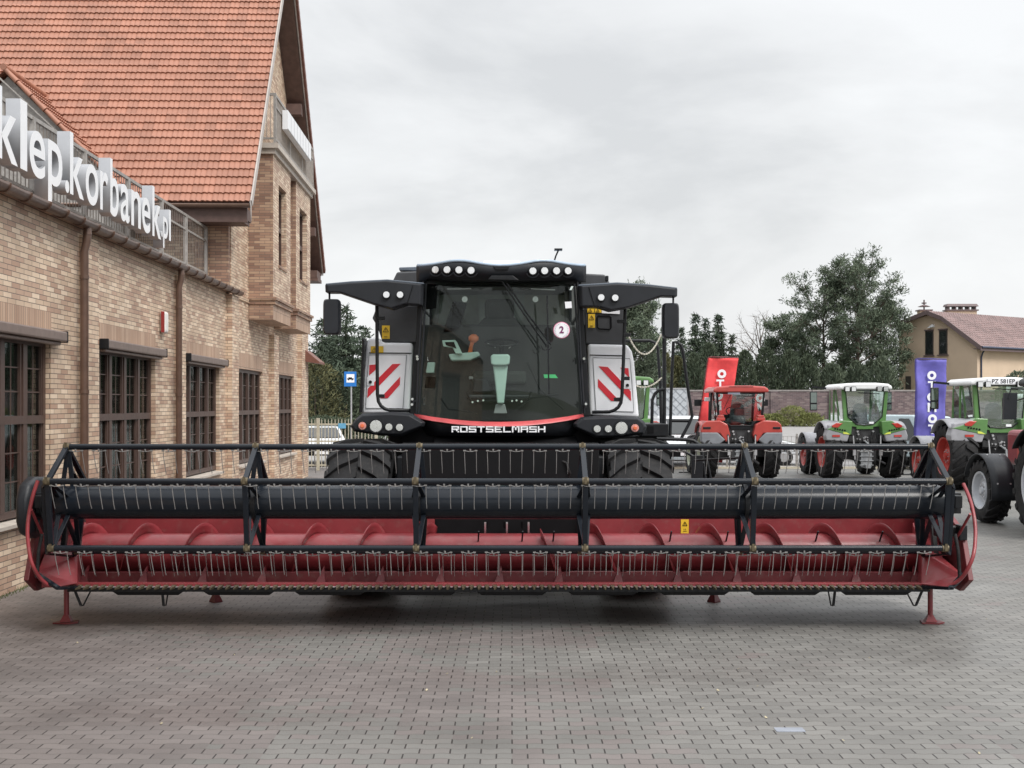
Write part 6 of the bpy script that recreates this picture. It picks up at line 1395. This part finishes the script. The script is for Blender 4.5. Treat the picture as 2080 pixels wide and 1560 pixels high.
def shrub(name, loc, rx, ry, h, label, leaf, n=2600, kind='oval', group=TG, cat='shrub', sz=1.0):
    t = tree_root(name, loc, label, cat, group); m = MB()
    for _ in range(n):
        a = rnd.uniform(0, 2 * math.pi); f = rnd.random()
        if kind == 'col': prof = (1 - f ** 2.2) ** .6 * (.75 + .25 * min(1, f * 5))
        else: prof = math.sqrt(max(0, 1 - (f * 1.0) ** 2.4))
        k = rnd.random() ** .35; lob = 1 + .14 * math.sin(a * 3 + f * 9) + .08 * math.sin(a * 7 - f * 15) + rnd.uniform(-.06, .06)
        p = Vector((rx * prof * k * lob * math.cos(a), ry * prof * k * lob * math.sin(a), h * f))
        d = (Vector((math.cos(a) * .5, math.sin(a) * .5, 1.0 if kind == 'col' else .5)) + rv(.6)).normalized() * rnd.uniform(.12, .26) * sz; quad(m, p, d, rnd.uniform(.05, .09) * sz)
    m.build('foliage', leaf, t)
    s = MB()
    for k in range(4): a = k * 1.6; s.tube([(0, 0, -.1), (rx * .2 * math.cos(a), ry * .2 * math.sin(a), h * .35), (rx * .3 * math.cos(a), ry * .3 * math.sin(a), h * .75)], [.04, .03, .01], 5)
    s.build('stem', M_bark, t); return t
G0 = .9
def gz(px, Y): p = P(px, HY, Y); return (p.x, Y, G0)
def hh(py, Y): return CH - (py - HY) / F * Y - G0
# big pine: two stems
limbtree('pine_tree', gz(1672, 90), hh(566, 90), 'left stem of the tall dark pines beside the peach house, with an open crown', 3.0, L_pine, base=.20, nl=22, leafn=21, csize=.46)
limbtree('pine_tree', gz(1742, 89), hh(534, 89), 'tallest dark pine tree beside the peach house, highest tree in the picture', 3.3, L_pine, base=.22, nl=30, leafn=21, csize=.46)
limbtree('pine_tree', gz(1788, 91), hh(612, 91), 'lower broad pine at the left edge of the peach house', 2.4, L_pine, base=.10, nl=20, leafn=24, csize=.48)
# left of the combine
spruce(gz(703, 70), hh(626, 70), 3.1, 'tall dark spruce between the brick building and the left mirror of the combine', 1.2)
spruce(gz(655, 74), hh(652, 74), 3.0, 'spruce partly hidden by the corner of the brick building', 1.2)
spruce(gz(742, 78), hh(668, 78), 2.6, 'spruce standing behind the left side panel of the combine', 1.1)
spruce(gz(678, 80), hh(650, 80), 3.0, 'spruce in the middle of the dark group left of the combine', 1.1)
shrub('yew_shrub', gz(640, 66), 1.6, 1.2, hh(735, 66), 'olive green shrub at the foot of the spruces by the brick building', L_olive, 3000, sz=1.1)
shrub('yew_shrub', gz(690, 67), 1.8, 1.2, hh(752, 67), 'green shrub behind the bus stop sign', L_thuja, 3000, sz=1.1)
# right of the combine
limbtree('pine_tree', gz(1272, 72), hh(632, 72), 'pine rising behind the right mirror arm of the combine', 2.6, L_pine, base=.12, nl=24, leafn=40, csize=.5)
spruce(gz(1318, 74), hh(672, 74), 1.6, 'spruce between the pine and the ladder of the combine', 1.1)
for i, (px, py, r_, lb) in enumerate(((1383, 668, 1.1, 'thin spruce just right of the right mirror'), (1413, 641, 1.3, 'tall ragged spruce, leftmost high top of the trio above the red flag'), (1433, 652, 1.2, 'middle spruce of the trio above the red flag'), (1459, 640, 1.4, 'right tall spruce of the trio above the red flag'), (1487, 684, .8, 'small young spruce just right of the trio above the red flag'))):
    spruce(gz(px, 96 + i), hh(py, 96 + i), r_ * 1.35, lb, 1.5)
limbtree('bare_tree', gz(1543, 98), hh(655, 98), 'leafless tree with many thin branches left of the big pines', 3.0, None, base=.25, nl=22, bare=True)
limbtree('bare_tree', gz(1520, 101), hh(690, 101), 'smaller leafless tree behind the cypress shrubs, left of the bigger bare tree', 2.0, None, base=.25, nl=14, bare=True)
limbtree('pine_tree', gz(1600, 95), hh(660, 95), 'spreading pine between the bare trees and the tall pines', 2.4, L_pine, base=.25, nl=16, leafn=36, csize=.5)
for px, py, rx, lb, lf in ((1345, 716, 1.3, 'rounded shrub behind the ladder rails of the combine', L_olive), (1375, 728, 1.2, 'low olive shrub left of the red flag, above the wall', L_olive), (1408, 722, 1.2, 'rounded grey green cypress left of the red flag', L_thuja), (1440, 700, 1.3, 'cypress behind the red flag', L_thuja),
                           (1513, 716, 1.2, 'cypress just right of the red flag', L_thuja), (1556, 710, 1.45, 'broad dark cypress column below the bare tree', L_thuja), (1604, 716, 1.3, 'dark cypress left of the tall pines', L_thuja), (1640, 725, 1.3, 'dark cypress at the foot of the tall pines', L_thuja),
                           (1690, 742, 1.6, 'loose green shrub under the tall pines', L_pine), (1740, 738, 1.6, 'grey green shrub under the tallest pine', L_pine), (1792, 730, 1.5, 'green shrub between the pines and the house wall', L_pine), (1300, 735, 1.4, 'dark shrub behind the chain of the combine', L_thuja)):
    shrub('cypress_shrub', gz(px, 85 + (px % 7) * .3), rx, 1.0, hh(py, 86), lb, lf, 3600, 'col', sz=1.15)
# ground level evergreen bushes in front of the wall
for px, w_, h_, lb in ((1572, .95, .75, 'low spreading juniper between the red tractor and the pale road'), (1610, 1.3, 1.25, 'yellow green juniper mound in front of the brick wall, the tallest'), (1645, 1.2, .8, 'low juniper left of the green tractor mirror'), (1548, .9, .7, 'low juniper just right of the red tractor')):
    p = P(px, HY, 78); shrub('juniper_bush', (p.x, 78, .78), w_, .8, h_, lb, L_bush, 1500, group='junipers in front of the brick wall', sz=.8)
p = P(2068, HY, 60); shrub('laurel_bush', (p.x, 60, .3), 1.4, 1.0, hh(757, 60) + .6, 'dark leafy bush above the roof of the larger green tractor', L_pine, 2600, sz=.9)
shrub('hedge_shrub', (P(660, HY, 62).x, 62, .35), 2.2, .9, 1.15, 'low dark shrub behind the cream fence, beside the building corner', L_thuja, 2500, group='shrubs behind the cream fence', sz=.9)
shrub('hedge_shrub', (P(722, HY, 62).x, 62, .35), 1.8, .9, 1.05, 'low dark shrub behind the cream fence, under the bus stop sign', L_thuja, 2200, group='shrubs behind the cream fence', sz=.9)
# distant wood behind everything
m = MB()
for _ in range(26000):
    x = rnd.uniform(-70, 110); y = rnd.uniform(128, 140); top = 4.6 + 1.3 * math.sin(x * .21) + .9 * math.sin(x * .53 + 1) + .5 * math.sin(x * 1.7)
    z = G0 + top * rnd.random() ** .7; quad(m, Vector((x, y, z)), rv(.55), .22)
o = m.build('distant_wood', L_thuja, None, org=Vector((0, 0, 0))); tag(o, 'far strip of dark trees behind the boundary wall', 'woodland', kind='stuff')
